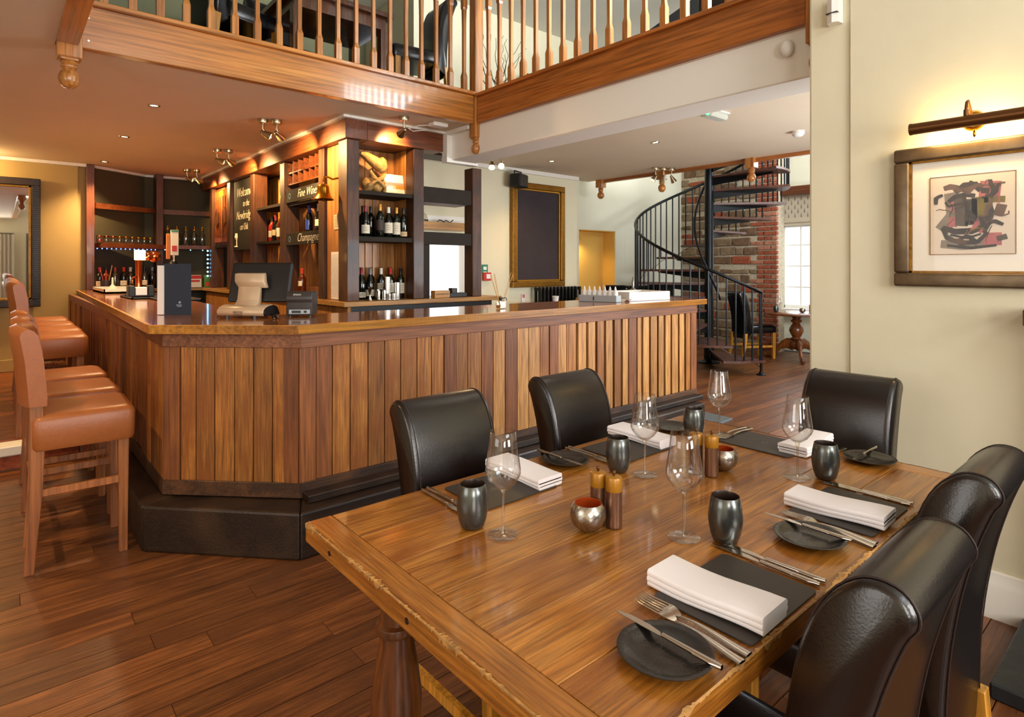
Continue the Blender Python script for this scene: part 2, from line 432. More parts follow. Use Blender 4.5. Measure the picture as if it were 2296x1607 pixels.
struct('wall_back_bar', seg(A, B_, 0, ZC).add(*(lambda m: (m.v, m.f))(seg(B_, C_, 0, ZC))), M['olive'])
struct('trim_2', seg(A, B_, ZC-.03, ZC, .03, -.03).add(*(lambda m: (m.v, m.f))(seg(B_, C_, ZC-.03, ZC, .03, -.03))), M['white'])
# wall with the blackboard and, beyond the stairwell edge, the wall with the ochre alcove
struct('wall_kitchen', MB().box(2.6, 6.15, 5.75, 5.95, 0, ZC).box(5.95, 6.15, 5.9, 6.15, 0, ZC), M['plaster'])
struct('trim_3', MB().box(2.7, 6.15, 5.71, 5.75, ZC-.05, ZC), M['white'])
nb = MB()
for (x0, x1, z0, z1) in ((6.0, 6.62, 0, 4.6), (6.62, 7.47, 1.93, 4.6), (6.62, 7.47, 0, .78), (7.47, 9.5, 0, 4.6)):
    nb.box(x0, x1, 6.15, 6.5, z0, z1)
struct('wall_alcove', nb, M['plaster2'])
struct('wall_alcove_back', MB().box(6.6, 7.49, 6.40, 6.48, .7, 2.0), M['yellow'])
struct('wall_alcove_lining', MB().box(6.62, 6.63, 6.16, 6.40, .78, 1.93).box(7.46, 7.47, 6.16, 6.40, .78, 1.93).box(6.62, 7.47, 6.16, 6.40, 1.92, 1.93).box(6.62, 7.47, 6.16, 6.40, .78, .79), M['yellow'])
# stone and brick wall behind the stair, window wall to its right
ws = struct('wall_stone', MB().box(9.33, 9.6, 4.42, 6.2, 0, 4.6), M['mortar'])
rb = random.Random(3)
z = .02; k = 0
while z < 3.15:
    h = .071
    pat = [(.225, .11), (.11, .225), (.225, .225), (.11, .11, .11)][k % 4]
    yy = 4.40
    for w in pat:
        MB().box(9.295 + rb.uniform(0, .014), 9.36, yy, yy+w-.014, z, z+h-.012).build('brick', M['brick'] if rb.random() < .75 else M['brick2'], ws, bevel=.006)
        yy += w
    edge = yy
    while yy < 6.14:
        w = rb.uniform(.13, .36); 
        if yy + w > 6.15: w = 6.15 - yy
        if k % 2 == 0 and w > .05:
            hh = h*2 - .012 if rb.random() < .75 else h
            m = MB().box(9.295 + rb.uniform(0, .02), 9.36, yy+.006, yy+w-.008, z, z+hh-.006)
            m.v = [(v[0], v[1]+rb.uniform(-.012, .012), v[2]+rb.uniform(-.01, .01)) for v in m.v]
            m.build('stone', M['stone'] if rb.random() < .6 else (M['stone2'] if rb.random() < .7 else M['brick']), ws, bevel=.012)
        yy += w
    z += h + .006; k += 1
wy0, wy1, wz0, wz1 = 3.35, 4.50, .70, 2.05
ww = MB()
for (y0, y1, z0, z1) in ((-2.6, wy0, 0, 4.6), (wy1, 4.7, 0, 4.6), (wy0, wy1, 0, wz0), (wy0, wy1, wz1, 4.6)):
    ww.box(9.75, 9.95, y0, y1, z0, z1)
struct('wall_window', ww, M['plaster2'])
struct('wall_reveal', MB().box(9.36, 9.75, 4.50, 4.64, 0, 2.7), M['plaster2'])
wn = struct('window_1', MB().box(9.70, 9.80, wy0, wy1, wz0, wz0+.05).box(9.70, 9.80, wy0, wy1, wz1-.05, wz1).box(9.70, 9.80, wy0, wy0+.05, wz0, wz1).box(9.70, 9.80, wy1-.05, wy1, wz0, wz1), M['white'], bevel=.004)
MB().box(9.755, 9.76, wy0, wy1, wz0, wz1).build('pane', M['winglass'], wn)
for q in (1, 2, 3):
    MB().box(9.725, 9.775, wy0 + q*(wy1-wy0)/4 - .011, wy0 + q*(wy1-wy0)/4 + .011, wz0, wz1).build('glazing_bar', M['white'], wn)
    MB().box(9.73, 9.77, wy0, wy1, wz0 + q*(wz1-wz0)/4 - .011, wz0 + q*(wz1-wz0)/4 + .011).build('glazing_bar', M['white'], wn)
MB().box(9.5, 9.78, wy0-.05, 4.50, .655, .70).build('window_sill', M['white'], wn, bevel=.005)
struct('lintel_beam', MB().box(9.45, 9.75, 3.0, 4.50, 2.50, 2.63), M['gantryx'])

# right-hand wall with the painting, its end pillar, skirting
struct('wall_right', MB().box(2.95, 3.13, -2.6, 1.055, 0, 4.5), M['plaster'])
struct('wall_right_pillar', MB().box(2.962, 3.20, 1.05, 1.245, 0, 4.5), M['plaster'], bevel=.012, seg=2)
sk = [(2.952, 0), (2.925, 0), (2.925, .125), (2.93, .14), (2.935, .155), (2.94, .175), (2.952, .18)]
m = MB(); m.prism([(p[0], p[1]) for p in sk], -2.6, 1.0, 'y'); struct('baseboard_right', m, M['white'], smooth=30)

# ceilings: over the bar, the left side and the passage; open void over the dining table
cl = MB().box(-2.3, .235, -2.6, 9.1, ZC, ZC+.2).box(.235, .30, 4.22, 9.1, ZC, ZC+.2).box(.30, 3.24, 4.22, 9.6, ZC, ZC+.2).box(3.20, 6.60, -2.6, 5.95, ZC, ZC+.2)
struct('ceiling', cl, M['ceil'])
struct('ceiling_upper', MB().box(-2.5, 10.3, -2.8, 7.2, 4.5, 4.6), flat('upper_ceiling_white', '#e8e4da', .8))
struct('wall_upper_back', MB().box(-2.5, 3.6, 6.9, 7.1, ZC+.2, 4.5), M['olive2'])
struct('wall_passage', MB().box(3.2, 10.2, .10, .28, 0, ZC), M['plaster'])
struct('wall_upper_front', MB().box(3.2, 6.7, -.85, -.70, ZC+.2, 4.5), M['plaster'])
struct('wall_upper_side', MB().box(3.5, 3.6, 5.9, 7.0, ZC+.2, 4.5).box(3.5, 6.2, 5.75, 5.95, ZC+.2, 4.5), M['plaster'])
dn = MB().box(3.19, 3.47, 1.24, 4.64, 2.355, ZC)
struct('ceiling_downstand', dn, M['whitewall'], bevel=.008)
struct('trim_4', MB().box(3.13, 3.19, 4.24, 4.64, 2.585, ZC-.001).box(3.13, 3.188, 4.56, 4.64, 2.381, 2.584).box(3.13, 3.49, 4.56, 4.646, 2.335, 2.380), M['white'])
struct('trim_5', MB().box(6.60, 6.65, -2.6, 5.75, ZC-.045, ZC+.22), M['oak_y'])

# ------------------------------------------------------------------ gallery
def finial(m, c, s=1.0):
    pr = [(.001, 0), (.024, .004), (.043, .022), (.051, .05), (.049, .072), (.038, .095), (.027, .104), (.03, .110), (.037, .116), (.038, .124), (.031, .131),
          (.036, .137), (.041, .143), (.038, .152), (.03, .157), (.03, .17)]
    return m.lathe([(r*s, z*s) for r, z in pr], 20, c)
def newel(name, label, x, y, z0, ztop, w=.09, s=1.0, group='turned drops under the gallery'):
    t = thing(name, label, 'post', (x, y, z0 - .165*s), 0, group)
    finial(MB(), (0, 0, 0), s).build('finial', M['oak_z'], t, smooth=40)
    b = .165*s
    MB().prism([(-w/2*.7, -w/2*.7), (w/2*.7, -w/2*.7), (w/2*.7, w/2*.7), (-w/2*.7, w/2*.7)], b-.012, b).build('collar', M['oak_z'], t)
    MB().box(-w/2, w/2, -w/2, w/2, b, b + (ztop - z0)).build('post', M['oak_z'], t, bevel=.004)
    return t
newel('newel_post', 'oak gallery corner post with turned drop finial at left end of the long fascia', .295, 4.165, 2.535, 3.9, .115, 1.0)
newel('newel_post', 'oak gallery corner post with turned drop finial where the two fascias meet', 3.185, 4.185, 2.50, 3.9, .088, .86)
newel('newel_post', 'oak gallery post with drop finial half hidden by the cream pillar', 3.20, 1.30, 2.52, 3.9, .09, .86)
for yy, lab in ((5.70, 'small oak drop finial in the ceiling corner by the tall blackboard'), (4.65, 'small oak drop finial behind the triple spotlight at the stairwell edge'), (3.42, 'small oak drop finial hanging before the top of the spiral stair')):
    t = thing('drop_finial', lab, 'finial', (6.60, yy, 2.345), 0, 'turned drops under the gallery')
    finial(MB(), (0, 0, 0), .98).build('finial', M['oak_z'], t, smooth=40)
    MB().box(-.055, .055, -.055, .055, .163, .30).build('block', M['oak_z'], t, bevel=.004)

def baluster(axis):
    m = MB(); r = []
    for w, z in ((.021, 0), (.021, .13), (.015, .155), (.013, .17), (.0135, .55), (.016, .70), (.021, .72), (.021, .86)):
        r.append([(-w, -w, z), (w, -w, z), (w, w, z), (-w, w, z)])
    m.loft(r); return m.mesh('baluster', M['oak_z'])
bme = baluster(0)
ga = thing('gallery_balustrade', 'oak gallery balustrade over the bar with broad grained fascia board', 'balustrade', (0, 0, 2.6))
MB().box(.353, 3.14, 4.165, 4.225, .015, .262).build('fascia', M['oak'], ga, bevel=.003)
MB().box(.353, 3.14, 4.135, 4.245, .262, .292).build('base_rail', M['oak'], ga, bevel=.006, seg=2)
MB().box(.353, 3.14, 4.16, 4.22, 1.15, 1.20).build('handrail', M['oak'], ga, bevel=.01, seg=2)
for i in range(19): put('baluster', bme, ga, (.459 + .1442*i, 4.19, .29))
for zz in (.06, .19): MB().cyl((.385, 4.160, zz), (.385, 4.166, zz), .006, n=10).build('screw', M['steel'], ga)
gb = thing('gallery_balustrade', 'oak gallery balustrade running from the corner post to the cream pillar above a white beam', 'balustrade', (0, 0, 2.6))
MB().box(3.155, 3.215, 1.345, 4.134, .025, .245).build('fascia', M['oak_y'], gb, bevel=.003)
MB().box(3.125, 3.235, 1.345, 4.134, .245, .272).build('base_rail', M['oak_y'], gb, bevel=.006, seg=2)
MB().box(3.15, 3.21, 1.345, 4.134, 1.13, 1.18).build('handrail', M['oak_y'], gb, bevel=.01, seg=2)
for i in range(18): put('baluster', bme, gb, (3.18, 4.005 - .1485*i, .27))
gc = thing('gallery_fascia', 'oak gallery beam running overhead along the left edge of the void', 'beam', (0, 0, 2.6))
MB().box(.235, .335, -2.5, 4.105, .005, .262).build('fascia', M['oak_y'], gc, bevel=.003)

def wp(mb, name, mat, parent, **k):        # part given in world coordinates under an unrotated thing
    o = mb.build(name, mat, parent, **k); o.location = -parent.location; return o
def rot(a, ax): return Matrix.Rotation(a, 3, ax)

# closing surfaces behind the bar
struct('floor_bar', MB().box(.62, 6.0, 3.3, 9.6, -.10, -.03), flat('bar_floor', '#3a2a20', .6))
struct('wall_gantry_rear', MB().box(2.56, 2.66, 5.12, 9.36, 0, ZC), M['olive'])

# ------------------------------------------------------------------ bar counter: boarded front
bar = thing('bar_counter', 'long boarded bar front of reclaimed pine with a chamfered corner', 'bar', (1.1, 3.0, 0))
PX = [1.117, 1.202, 1.289, 1.387, 1.489, 1.587, 1.687, 1.792, 1.889, 1.976, 2.062, 2.148, 2.254, 2.347, 2.445, 2.548, 2.649, 2.751, 2.837, 2.924, 3.006, 3.105, 3.211, 3.31, 3.407, 3.506, 3.603, 3.691, 3.785, 3.858, 3.958, 4.064, 4.158, 4.253, 4.361, 4.456, 4.546, 4.632]
stiles = {0, 9, 18, 27, 36}
rr = random.Random(5)
def plank(ax0, ax1, pal, st, far):
    m = MB(); z0, z1 = .302, .967
    w = ax1 - ax0
    if st: m.box(.001, w-.001, -.030, 0, z0, z1)
    else:
        g = .024 if far else .004
        m.box(g, w-.001, -.022, 0, z0, z1)
        if not far: m.box(.0055, .017, -.017, 0, z0, z1).box(.0195, .026, -.0235, 0, z0, z1)
    return m
YB = 2.932
for i in range(len(PX)-1):
    st = i in stiles; far = PX[i] > 3.05; pal = PX[i] > 2.3
    mat = M['stile'] if st or i in (1, 12, 14) else (M['plank2'] if (pal and rr.random() < .8) else M['plank'])
    m = plank(PX[i], PX[i+1], pal, st, far)
    m.v = [(v[0]+PX[i], v[1]+YB, v[2]) for v in m.v]
    wp(m, 'plank', mat, bar, bevel=.0015)
ca, cb = Vector((.638, 3.42, 0)), Vector((1.132, 2.927, 0)); cd = (cb-ca).normalized(); cn = Vector((-cd.y, cd.x, 0))
CS = [.0, .088, .168, .265, .368, .465, .562, .625, .699]
for i in range(8):
    m = plank(CS[i], CS[i+1], 0, i in (0, 7), False)
    m.v = [tuple(ca + cd*(v[0]+CS[i]) + cn*v[1] + Vector((0, 0, v[2]))) for v in m.v]
    wp(m, 'plank', M['stile'] if i in (0, 7) else M['plank'], bar, bevel=.0015)
y = 3.42; i = 0
while y < 8.80:
    w = rr.choice((.085, .1, .1, .115)); d = rr.choice((0, 0, .006, .012))
    m = MB().box(.621+d, .65, y+.004, y+w-.003, .302, .985)
    if i % 2: m.box(.628+d, .65, y+.001, y+.004, .302, .985)
    wp(m, 'plank', M['stile'] if rr.random() < .5 else M['plank'], bar, bevel=.002)
    y += w; i += 1
def strip(pts, z0, z1, t):      # constant-width strip following the plan polyline, t to the inside
    m = MB(); P = [Vector((*p, 0)) for p in pts]; n = []
    for i in range(len(P)):
        ds = []
        if i > 0: ds.append((P[i]-P[i-1]).normalized())
        if i < len(P)-1: ds.append((P[i+1]-P[i]).normalized())
        nn = [Vector((-d.y, d.x, 0)) for d in ds]; b = sum(nn, Vector()).normalized(); n.append(b/(b.dot(nn[0])))
    for i in range(len(P)-1):
        q = [P[i], P[i+1], P[i+1]+n[i+1]*t, P[i]+n[i]*t]
        m.prism([(a.x, a.y) for a in q], z0, z1)
    return m
OUT = [(.618, 8.8), (.618, 3.402), (1.122, 2.898), (4.634, 2.898)]
def offs(d):
    a = math.tan(PI/8)*d
    return [(.618-d, 8.8), (.618-d, 3.402-a), (1.122-a, 2.898-d), (4.634, 2.898-d)]
wp(strip(OUT, .967, 1.04, .04), 'top_rail', M['rail'], bar, bevel=.002)
wp(strip(OUT, .227, .302, .04), 'bottom_rail', M['rail_low'], bar, bevel=.003)
PLN = [(.513, 8.8), (.513, 3.323), (1.056, 2.737)]
wp(strip(PLN + [(4.50, 2.737)], 0, .222, .195), 'plinth', M['plinth'], bar, bevel=.012, seg=2)
wp(MB().box(1.13, 4.60, 2.815, 2.90, .2225, .262), 'plinth_ledge', M['plinth'], bar, bevel=.006)
wp(MB().prism([(4.40, 2.70), (4.95, 2.74), (4.98, 3.2), (4.60, 3.3)], 0, .02), 'threshold_slate', M['greyst'], bar, bevel=.004)
wp(MB().box(.66, 1.15, 3.46, 8.8, 0, 1.035).prism([(.70, 3.46), (1.14, 2.94), (4.62, 2.94), (4.62, 3.40), (1.2, 3.5)], 0, 1.035), 'carcass', M['gantry'], bar)
wt = thing('bar_worktop', 'polished oak bar worktop with pale lipped edge', 'worktop', (1.1, 3.0, 1.04))
EDG = [(.700, 8.86), (.548, 3.357), (1.094, 2.860), (4.70, 2.842)]
wp(MB().prism([EDG[0], EDG[1], EDG[2], EDG[3], (4.70, 3.47), (1.40, 3.49), (1.17, 3.68), (1.33, 8.55), (.98, 8.68), (.86, 8.86)], 1.0405, 1.083), 'slab', M['worktop'], wt)
wp(strip(EDG, 1.040, 1.0838, .018), 'edge_lipping', M['edge'], wt, bevel=.002)

# ------------------------------------------------------------------ bar stools
def make_stool():
    t = thing('bar_stool', 'x', 'stool')
    m = MB(); rings = []
    for z, g in ((.545, .0), (.56, .006), (.675, .008), (.695, .0), (.705, -.025)):
        x0, x1, yy = -.185 - g, .195 + g, .205 + g
        r = .03; ring = []
        for cx, cy, a0 in ((x1-r, yy-r, 0), (x0+r, yy-r, 90), (x0+r, -yy+r, 180), (x1-r, -yy+r, 270)):
            for k in range(4):
                a = math.radians(a0 + 30*k); ring.append((cx + r*math.cos(a), cy + r*math.sin(a), z))
        rings.append(ring)
    m.loft(rings); m.build('seat', M['tan'], t, smooth=50)
    # curved padded back
    m = MB(); rings = []
    for i in range(11):
        u = -1 + i/5; yy = u*.205; bow = .042*(1-u*u)
        th = .062 if abs(u) < .99 else .05
        ring = []
        zt = 1.105 - .012*u*u
        for (dx, zz) in ((-.0, .745), (-.0, .80), (-.012, .95), (-.03, 1.06), (-.045, zt-.012), (-.065, zt), (-.09, zt-.014), (-.095, 1.06), (-.078, .95), (-.066, .80), (-.062, .745)):
            ring.append((-.135 - bow + dx, yy, zz))
        rings.append(ring)
    m.loft(rings); m.build('backrest', M['tan'], t, smooth=60)
    for sx, sy in ((1, 1), (1, -1)):
        m = MB(); m.loft([[(.155-.0+dx*w, sy*.17+dy*w, z) for dx, dy in ((-1,-1),(1,-1),(1,1),(-1,1))] for w, z in ((.017, 0), (.022, .55))])
        m.build('leg', M['stoolwood'], t, bevel=.002)
    for sy in (1, -1):
        m = MB(); m.loft([[(x+dx*w, sy*.175+dy*.021, z) for dx, dy in ((-1,-1),(1,-1),(1,1),(-1,1))] for x, w, z in ((-.20, .018, 0), (-.175, .024, .35), (-.168, .026, .60), (-.175, .022, .80))])
        m.build('leg', M['stoolwood'], t, bevel=.002)
    MB().box(-.18, .15, -.185, -.163, .335, .368).build('stretcher', M['stoolwood'], t, bevel=.002)
    MB().box(-.18, .15, .163, .185, .335, .368).build('stretcher', M['stoolwood'], t, bevel=.002)
    MB().box(.145, .165, -.17, .17, .25, .285).build('stretcher', M['stoolwood'], t, bevel=.002)
    MB().box(-.195, -.175, -.17, .17, .25, .285).build('stretcher', M['stoolwood'], t, bevel=.002)
    return t
st0 = make_stool()
SL = [(3.58, 0, 'nearest tan leather bar stool with padded back, first along the bar'),
      (4.13, 0, 'second tan leather bar stool along the bar, right behind the nearest one'),
      (4.70, 0, 'third tan leather bar stool along the bar, last before the brick step'),
      (5.62, .16, 'tan leather bar stool standing first on the raised floor, with a deep wrinkled seat side'),
      (6.18, .16, 'second tan leather bar stool on the raised floor past the brick step'),
      (6.78, .16, 'third tan leather bar stool on the raised floor past the brick step'),
      (7.40, .16, 'farthest tan leather bar stool, next to the gilt mirror')]
for i, (yy, z, lab) in enumerate(SL):
    o = st0 if i == 0 else dup(st0, (0, 0, 0))
    o.location = (.300 + (.0, .01, .015, .0, .01, .01, .01)[i], yy, z); o.rotation_euler = (0, 0, (-.02, .015, .03, -.01, .02, 0, .01)[i])
    tag(o, lab, 'stool', 'tan bar stools along the bar')

# ------------------------------------------------------------------ back-bar gantry
G = thing('back_bar_gantry', 'dark timber back bar unit with posts, deep cornice and open shelves', 'shelving', (2.3, 4.8, 0))
for (y0, y1) in ((5.156, 5.279), (6.13, 6.26), (7.10, 7.23), (8.03, 8.16), (8.87, 8.99)):
    wp(MB().box(2.205, 2.36, y0, y1, 1.076, 2.435), 'post', M['gantry'], G, bevel=.005)
wp(MB().box(2.19, 2.301, 4.65, 4.82, 1.076, 2.435), 'post', M['gantry'], G, bevel=.005)
for (x0, x1) in ((2.83, 2.94), (3.495, 3.605)):
    wp(MB().box(x0, x1, 4.65, 4.79, 1.076, 2.435 if x0 < 3 else 2.33), 'post', M['gantry'], G, bevel=.005)
wp(MB().box(2.165, 2.36, 4.62, 9.25, 2.435, 2.597), 'cornice', M['gantryx'], G, bevel=.004)
wp(MB().box(2.36, 3.13, 4.62, 4.80, 2.435, 2.597), 'cornice', wood('dark_gantry_beam_x', '#5a2c14', '#82451f', 'x', 8, 9, .45, .15, .15, bump=.25), G, bevel=.004)
wp(MB().box(2.13, 2.19, 4.585, 9.25, 2.597, ZC-.001).box(2.1901, 3.13, 4.585, 4.64, 2.597, ZC-.001), 'cornice_moulding', M['white'], G, bevel=.004)
wp(MB().box(2.24, 3.60, 4.79, 5.06, 2.436, 2.46).box(2.31, 2.56, 4.82, 9.3, 2.44, 2.46), 'top_board', M['gantry'], G)
# matchboard panel beside the bell, back panels of the bays
for k in range(4): wp(MB().box(2.235, 2.26, 4.822+.0835*k, 4.822+.0835*(k+1)-.003, 1.076, 2.435), 'matchboard', M['pine'], G, bevel=.004)
for k in range(7): wp(MB().box(2.30+.0765*k, 2.30+.0765*(k+1)-.003, 5.0, 5.03, 1.076, 2.435), 'matchboard', M['pine'], G, bevel=.004)
wp(MB().box(2.83, 2.86, 4.79, 5.03, 1.076, 2.435), 'side_panel', M['pine'], G)
for k in range(36): wp(MB().box(2.51, 2.54, 5.28+.103*k, 5.28+.103*(k+1)-.003, 1.076, 2.435), 'matchboard', M['pine'], G, bevel=.004)
def shf(x0, x1, y0, y1, z, t=.03, mat='shelf'): wp(MB().box(x0, x1, y0, y1, z-t, z), 'shelf', M[mat], G, bevel=.002)
shf(2.301, 2.83, 4.665, 5.0, 2.018, .034); shf(2.301, 2.83, 4.665, 5.0, 1.626, .042)
for (y0, y1) in ((5.279, 6.13),): shf(2.24, 2.51, y0, y1, 2.01); shf(2.24, 2.51, y0, y1, 1.705); shf(2.38, 2.51, y0, y1, 1.17, .09, 'rail')
shf(2.235, 2.51, 6.26, 7.10, 2.035); shf(2.235, 2.51, 6.26, 7.10, 1.648)
shf(2.24, 2.51, 8.16, 8.87, 1.65)
wp(MB().box(2.94, 3.495, 4.665, 4.70, 1.965, 2.105), 'dark_board', M['shelf'], G, bevel=.002)
wp(MB().box(2.94, 3.495, 4.70, 4.95, 1.965, 1.985), 'shelf', M['rail'], G)
wp(MB().box(2.94, 3.495, 4.665, 4.70, 1.572, 1.688), 'dark_board', M['shelf'], G, bevel=.002)
wp(MB().box(2.94, 3.02, 4.68, 4.70, 1.076, 1.572), 'dark_board', M['shelf'], G, bevel=.002)
# pigeonholes
for k in range(7): wp(MB().box(2.235, 2.50, 5.285+.139*k-.006, 5.285+.139*k+.006, 2.20, 2.425 - .0*k), 'pigeonhole_divider', M['gantryx'], G)
for zz in (2.20, 2.315): wp(MB().box(2.235, 2.50, 5.279, 6.13, zz-.006, zz+.006), 'pigeonhole_shelf', M['gantryx'], G)
# signs and chalkboard
def chalk_text(txt, size, y, z, par, x=2.2165, sh=.35, w=.7):
    m = text_mb(txt, size, sh, thin=-.014); m.v = [(v[0]*w, v[1], v[2]) for v in m.v]
    m.xf(frame_M((x, y, z), (0, -1, 0), (0, 0, 1)))
    return wp(m, 'lettering', M['chalk'], par)
for z0, z1, txt, lab in ((2.012, 2.142, 'Fine Wines', 'black sign board chalked Fine Wines above two bottles'), (1.582, 1.704, 'Champagne', 'black sign board chalked Champagne under two bottles')):
    s = thing('sign_board', lab, 'sign', (2.225, 5.7, z0))
    wp(MB().box(2.218, 2.236, 5.283, 6.126, z0, z1), 'board', M['blackwood'], s, bevel=.002)
    chalk_text(txt, .115, 5.56, (z0+z1)/2+.005, s, 2.2165, .35, .95)
    wp(MB().lathe([(.022, 0), (.030, .001), (.022, .002)], 14, (2.217, 6.02, (z0+z1)/2), (-1, 0, 0)), 'emblem', flat('chalk_blue_'+txt[:4], '#7fa0b8', .9), s)
cbd = thing('chalkboard', 'tall chalkboard with handwritten welcome and wine bottle drawing on the back bar', 'chalkboard', (2.225, 7.6, 1.57))
wp(MB().box(2.24, 2.262, 7.232, 8.028, 1.57, 2.43), 'board', M['blackwood'], cbd, bevel=.003)
for txt, sz, yy, zz in (('Welcome', .16, 7.58, 2.27), ('to the', .11, 7.50, 2.13), ('Newbridge', .15, 7.58, 1.99), ('on Usk', .12, 7.58, 1.85)):
    chalk_text(txt, sz, yy, zz, cbd, 2.2385, .3, .9)
wp(MB().tube([(2.239, 7.86, z) for z in (1.61, 1.625)], .03, 8).tube([(2.239, 7.86, z) for z in (1.62, 1.70)], .008, 6).tube([(2.239, 7.86, z) for z in (1.70, 1.73, 1.77, 1.78)], [.010, .028, .02, .024], 8), 'chalk_drawing', M['chalk'], cbd)
cab = thing('carved_cabinet', 'glowing red-brown carved wooden cabinet at the far end of the back bar', 'cabinet', (2.3, 8.5, 1.65))
wp(MB().box(2.26, 2.50, 8.17, 8.86, 1.652, 2.42), 'body', M['gantryx'], cab, bevel=.004)
for y0 in (8.18, 8.525):
    d = wp(MB().box(2.235, 2.26, y0, y0+.325, 1.69, 2.38), 'door', wood('cab_door', '#a04a18', '#c46824', 'z', 8, 9, .3, .4, .1), cab, bevel=.004)
    for q in range(3):
        o = MB().box(2.222, 2.236, y0+.04+.1*q, y0+.075+.1*q, 1.76, 2.30).build('moulding', M['gantryx'], d, bevel=.005)
    MB().prism([(y0+.16, 2.15), (y0+.24, 2.09), (y0+.24, 1.95), (y0+.16, 1.88), (y0+.09, 1.95), (y0+.09, 2.09)], 2.214, 2.224, 'x').build('lozenge', M['gantry'], d)
# back counter
bc = thing('back_counter', 'oak back counter top under the bottle shelves', 'worktop', (2.3, 4.8, 0))
wp(MB().prism([(2.13, 9.08), (2.13, 4.575), (3.80, 4.575), (3.80, 5.1), (2.55, 5.1), (2.55, 9.08)], 1.036, 1.076), 'slab', M['woodlight'], bc, bevel=.003)
wp(MB().box(2.18, 2.21, 4.62, 9.08, 0, 1.036), 'side_panel', M['pine'], bc)
fr = thing('bottle_fridge', 'black under-counter fridge below the back counter', 'fridge', (3.0, 4.75, 0))
wp(MB().box(2.22, 3.74, 4.66, 5.08, 0, 1.03), 'body', M['black'], fr)
for q in range(3): wp(MB().box(2.26+.49*q, 2.72+.49*q, 4.635, 4.66, .12, .98), 'door', M['dkgrey'], fr, bevel=.006)
for q in range(3): wp(MB().box(2.30+.49*q, 2.68+.49*q, 4.62, 4.636, .90, .93), 'handle', M['steel'], fr)
# far back-bar frame on the olive wall
H2 = thing('corner_shelf_frame', 'dark timber frame of wall shelves in the far corner behind the bar', 'shelving', (1.5, 9.3, 0))
wp(MB().box(.80, .882, 8.88, 8.97, 1.083, ZC-.005), 'post', wood('warm_gantry_post', '#5c2c16', '#8a4a26', 'z', 8, 9, .45, .15, .1), H2, bevel=.004)
wp(MB().box(1.60, 1.685, 9.22, 9.42, 1.083, ZC-.005), 'post', M['gantry'], H2, bevel=.004)
for z0, z1, dp in ((2.09, 2.157, .05), (1.60, 1.66, .22)):
    wp(seg((.88, 8.99), (1.62, 9.40), z0, z1, dp, -dp), 'shelf', M['gantryx'], H2)
    wp(seg((1.66, 9.44), (2.30, 9.40), z0-(.0 if z1 > 2 else -.01), z1, dp, -dp), 'shelf', M['gantryx'], H2)
wp(seg((.88, 8.99), (1.60, 9.44), 1.04, 1.078, .3, -.3), 'lower_shelf', M['woodlight'], H2)
wp(seg((1.60, 9.42), (2.35, 9.40), 1.04, 1.078, .3, -.3), 'lower_shelf', M['woodlight'], H2)
led = thing('led_string', 'blue-white LED string lights under the far corner shelf', 'lights', (1.5, 9.1, 1.6))
for k in range(14):
    p = Vector((.90, 8.80, 1.588)).lerp(Vector((1.58, 9.17, 1.592)), k/13)
    wp(MB().sphere(p, .0075, 8, 6), 'led', M['led_v'], led)
for k in range(4):
    p = Vector((1.70, 9.20, 1.595)).lerp(Vector((2.16, 9.17, 1.595)), k/3); wp(MB().sphere(p, .007, 8, 6), 'led', M['led_b'], led)
for k in range(7): wp(MB().sphere((2.19, 9.03, 1.585-.058*k), .012, 8, 6), 'led', M['led_b'], led)
wp(MB().tube([(.90, 8.80, 1.588), (1.58, 9.17, 1.592), (1.70, 9.20, 1.597), (2.16, 9.17, 1.597), (2.19, 9.03, 1.59), (2.19, 9.03, 1.2)], .002, 5), 'cable', M['black'], led)

# ------------------------------------------------------------------ dining table
TZ = .76
tb = thing('dining_table', 'worn oak farmhouse dining table with breadboard ends and turned legs', 'table', (1.33, .925, 0))
TX0, TX1, TY0, TY1 = .552, 2.125, .463, 1.395
edges = [TY0, .615, .77, .93, 1.085, 1.24, TY1]
for i in range(6): wp(MB().box(TX0+.066, TX1-.07, edges[i]+.0004, edges[i+1]-.0004, TZ-.045, TZ), 'plank', M['top'], tb, bevel=.0015)
for x0, x1 in ((TX0, TX0+.0655), (TX1-.0695, TX1)): wp(MB().box(x0, x1, TY0-.004, TY1+.004, TZ-.047, TZ+.0006), 'breadboard_end', M['topy'], tb, bevel=.005, seg=2)
def worn(p0, p1, n, nrm, seed):       # pale worn arris with a ragged outline
    r = random.Random(seed); m = MB(); P0, P1 = Vector(p0), Vector(p1); N_ = Vector(nrm); vs = []; fs = []
    for i in range(n+1):
        p = P0.lerp(P1, i/n); q_ = max(0, .6*math.sin(i*.09+seed)+.5*math.sin(i*.23+seed*2)+.3*math.sin(i*.7)+r.uniform(-.5,.6)); a = .001+.0065*q_; b = .001+.008*max(0, q_+r.uniform(-.4,.4))
        vs += [p - N_*a + Vector((0, 0, .0012)), p + N_*.0012 + Vector((0, 0, -.001)), p + N_*.0012 + Vector((0, 0, -b))]
    for i in range(n): fs += [(3*i, 3*i+1, 3*i+4, 3*i+3), (3*i+1, 3*i+2, 3*i+5, 3*i+4)]
    return m.add(vs, fs)
wp(worn((TX0, TY0, TZ), (TX0, TY1, TZ), 220, (-1, 0, 0), 1), 'worn_edge', M['worn'], tb)
wp(worn((TX0+.07, TY0, TZ), (TX1, TY0, TZ), 300, (0, -1, 0), 2), 'worn_edge', M['worn'], tb)
wp(worn((TX1, TY0, TZ), (TX1, TY1, TZ), 200, (1, 0, 0), 3), 'worn_edge', M['worn'], tb)
for yy in (.60, .93, 1.26): wp(MB().cyl((TX0-.0012, yy, TZ-.024), (TX0+.002, yy, TZ-.024), .006, n=10), 'peg', M['black'], tb)
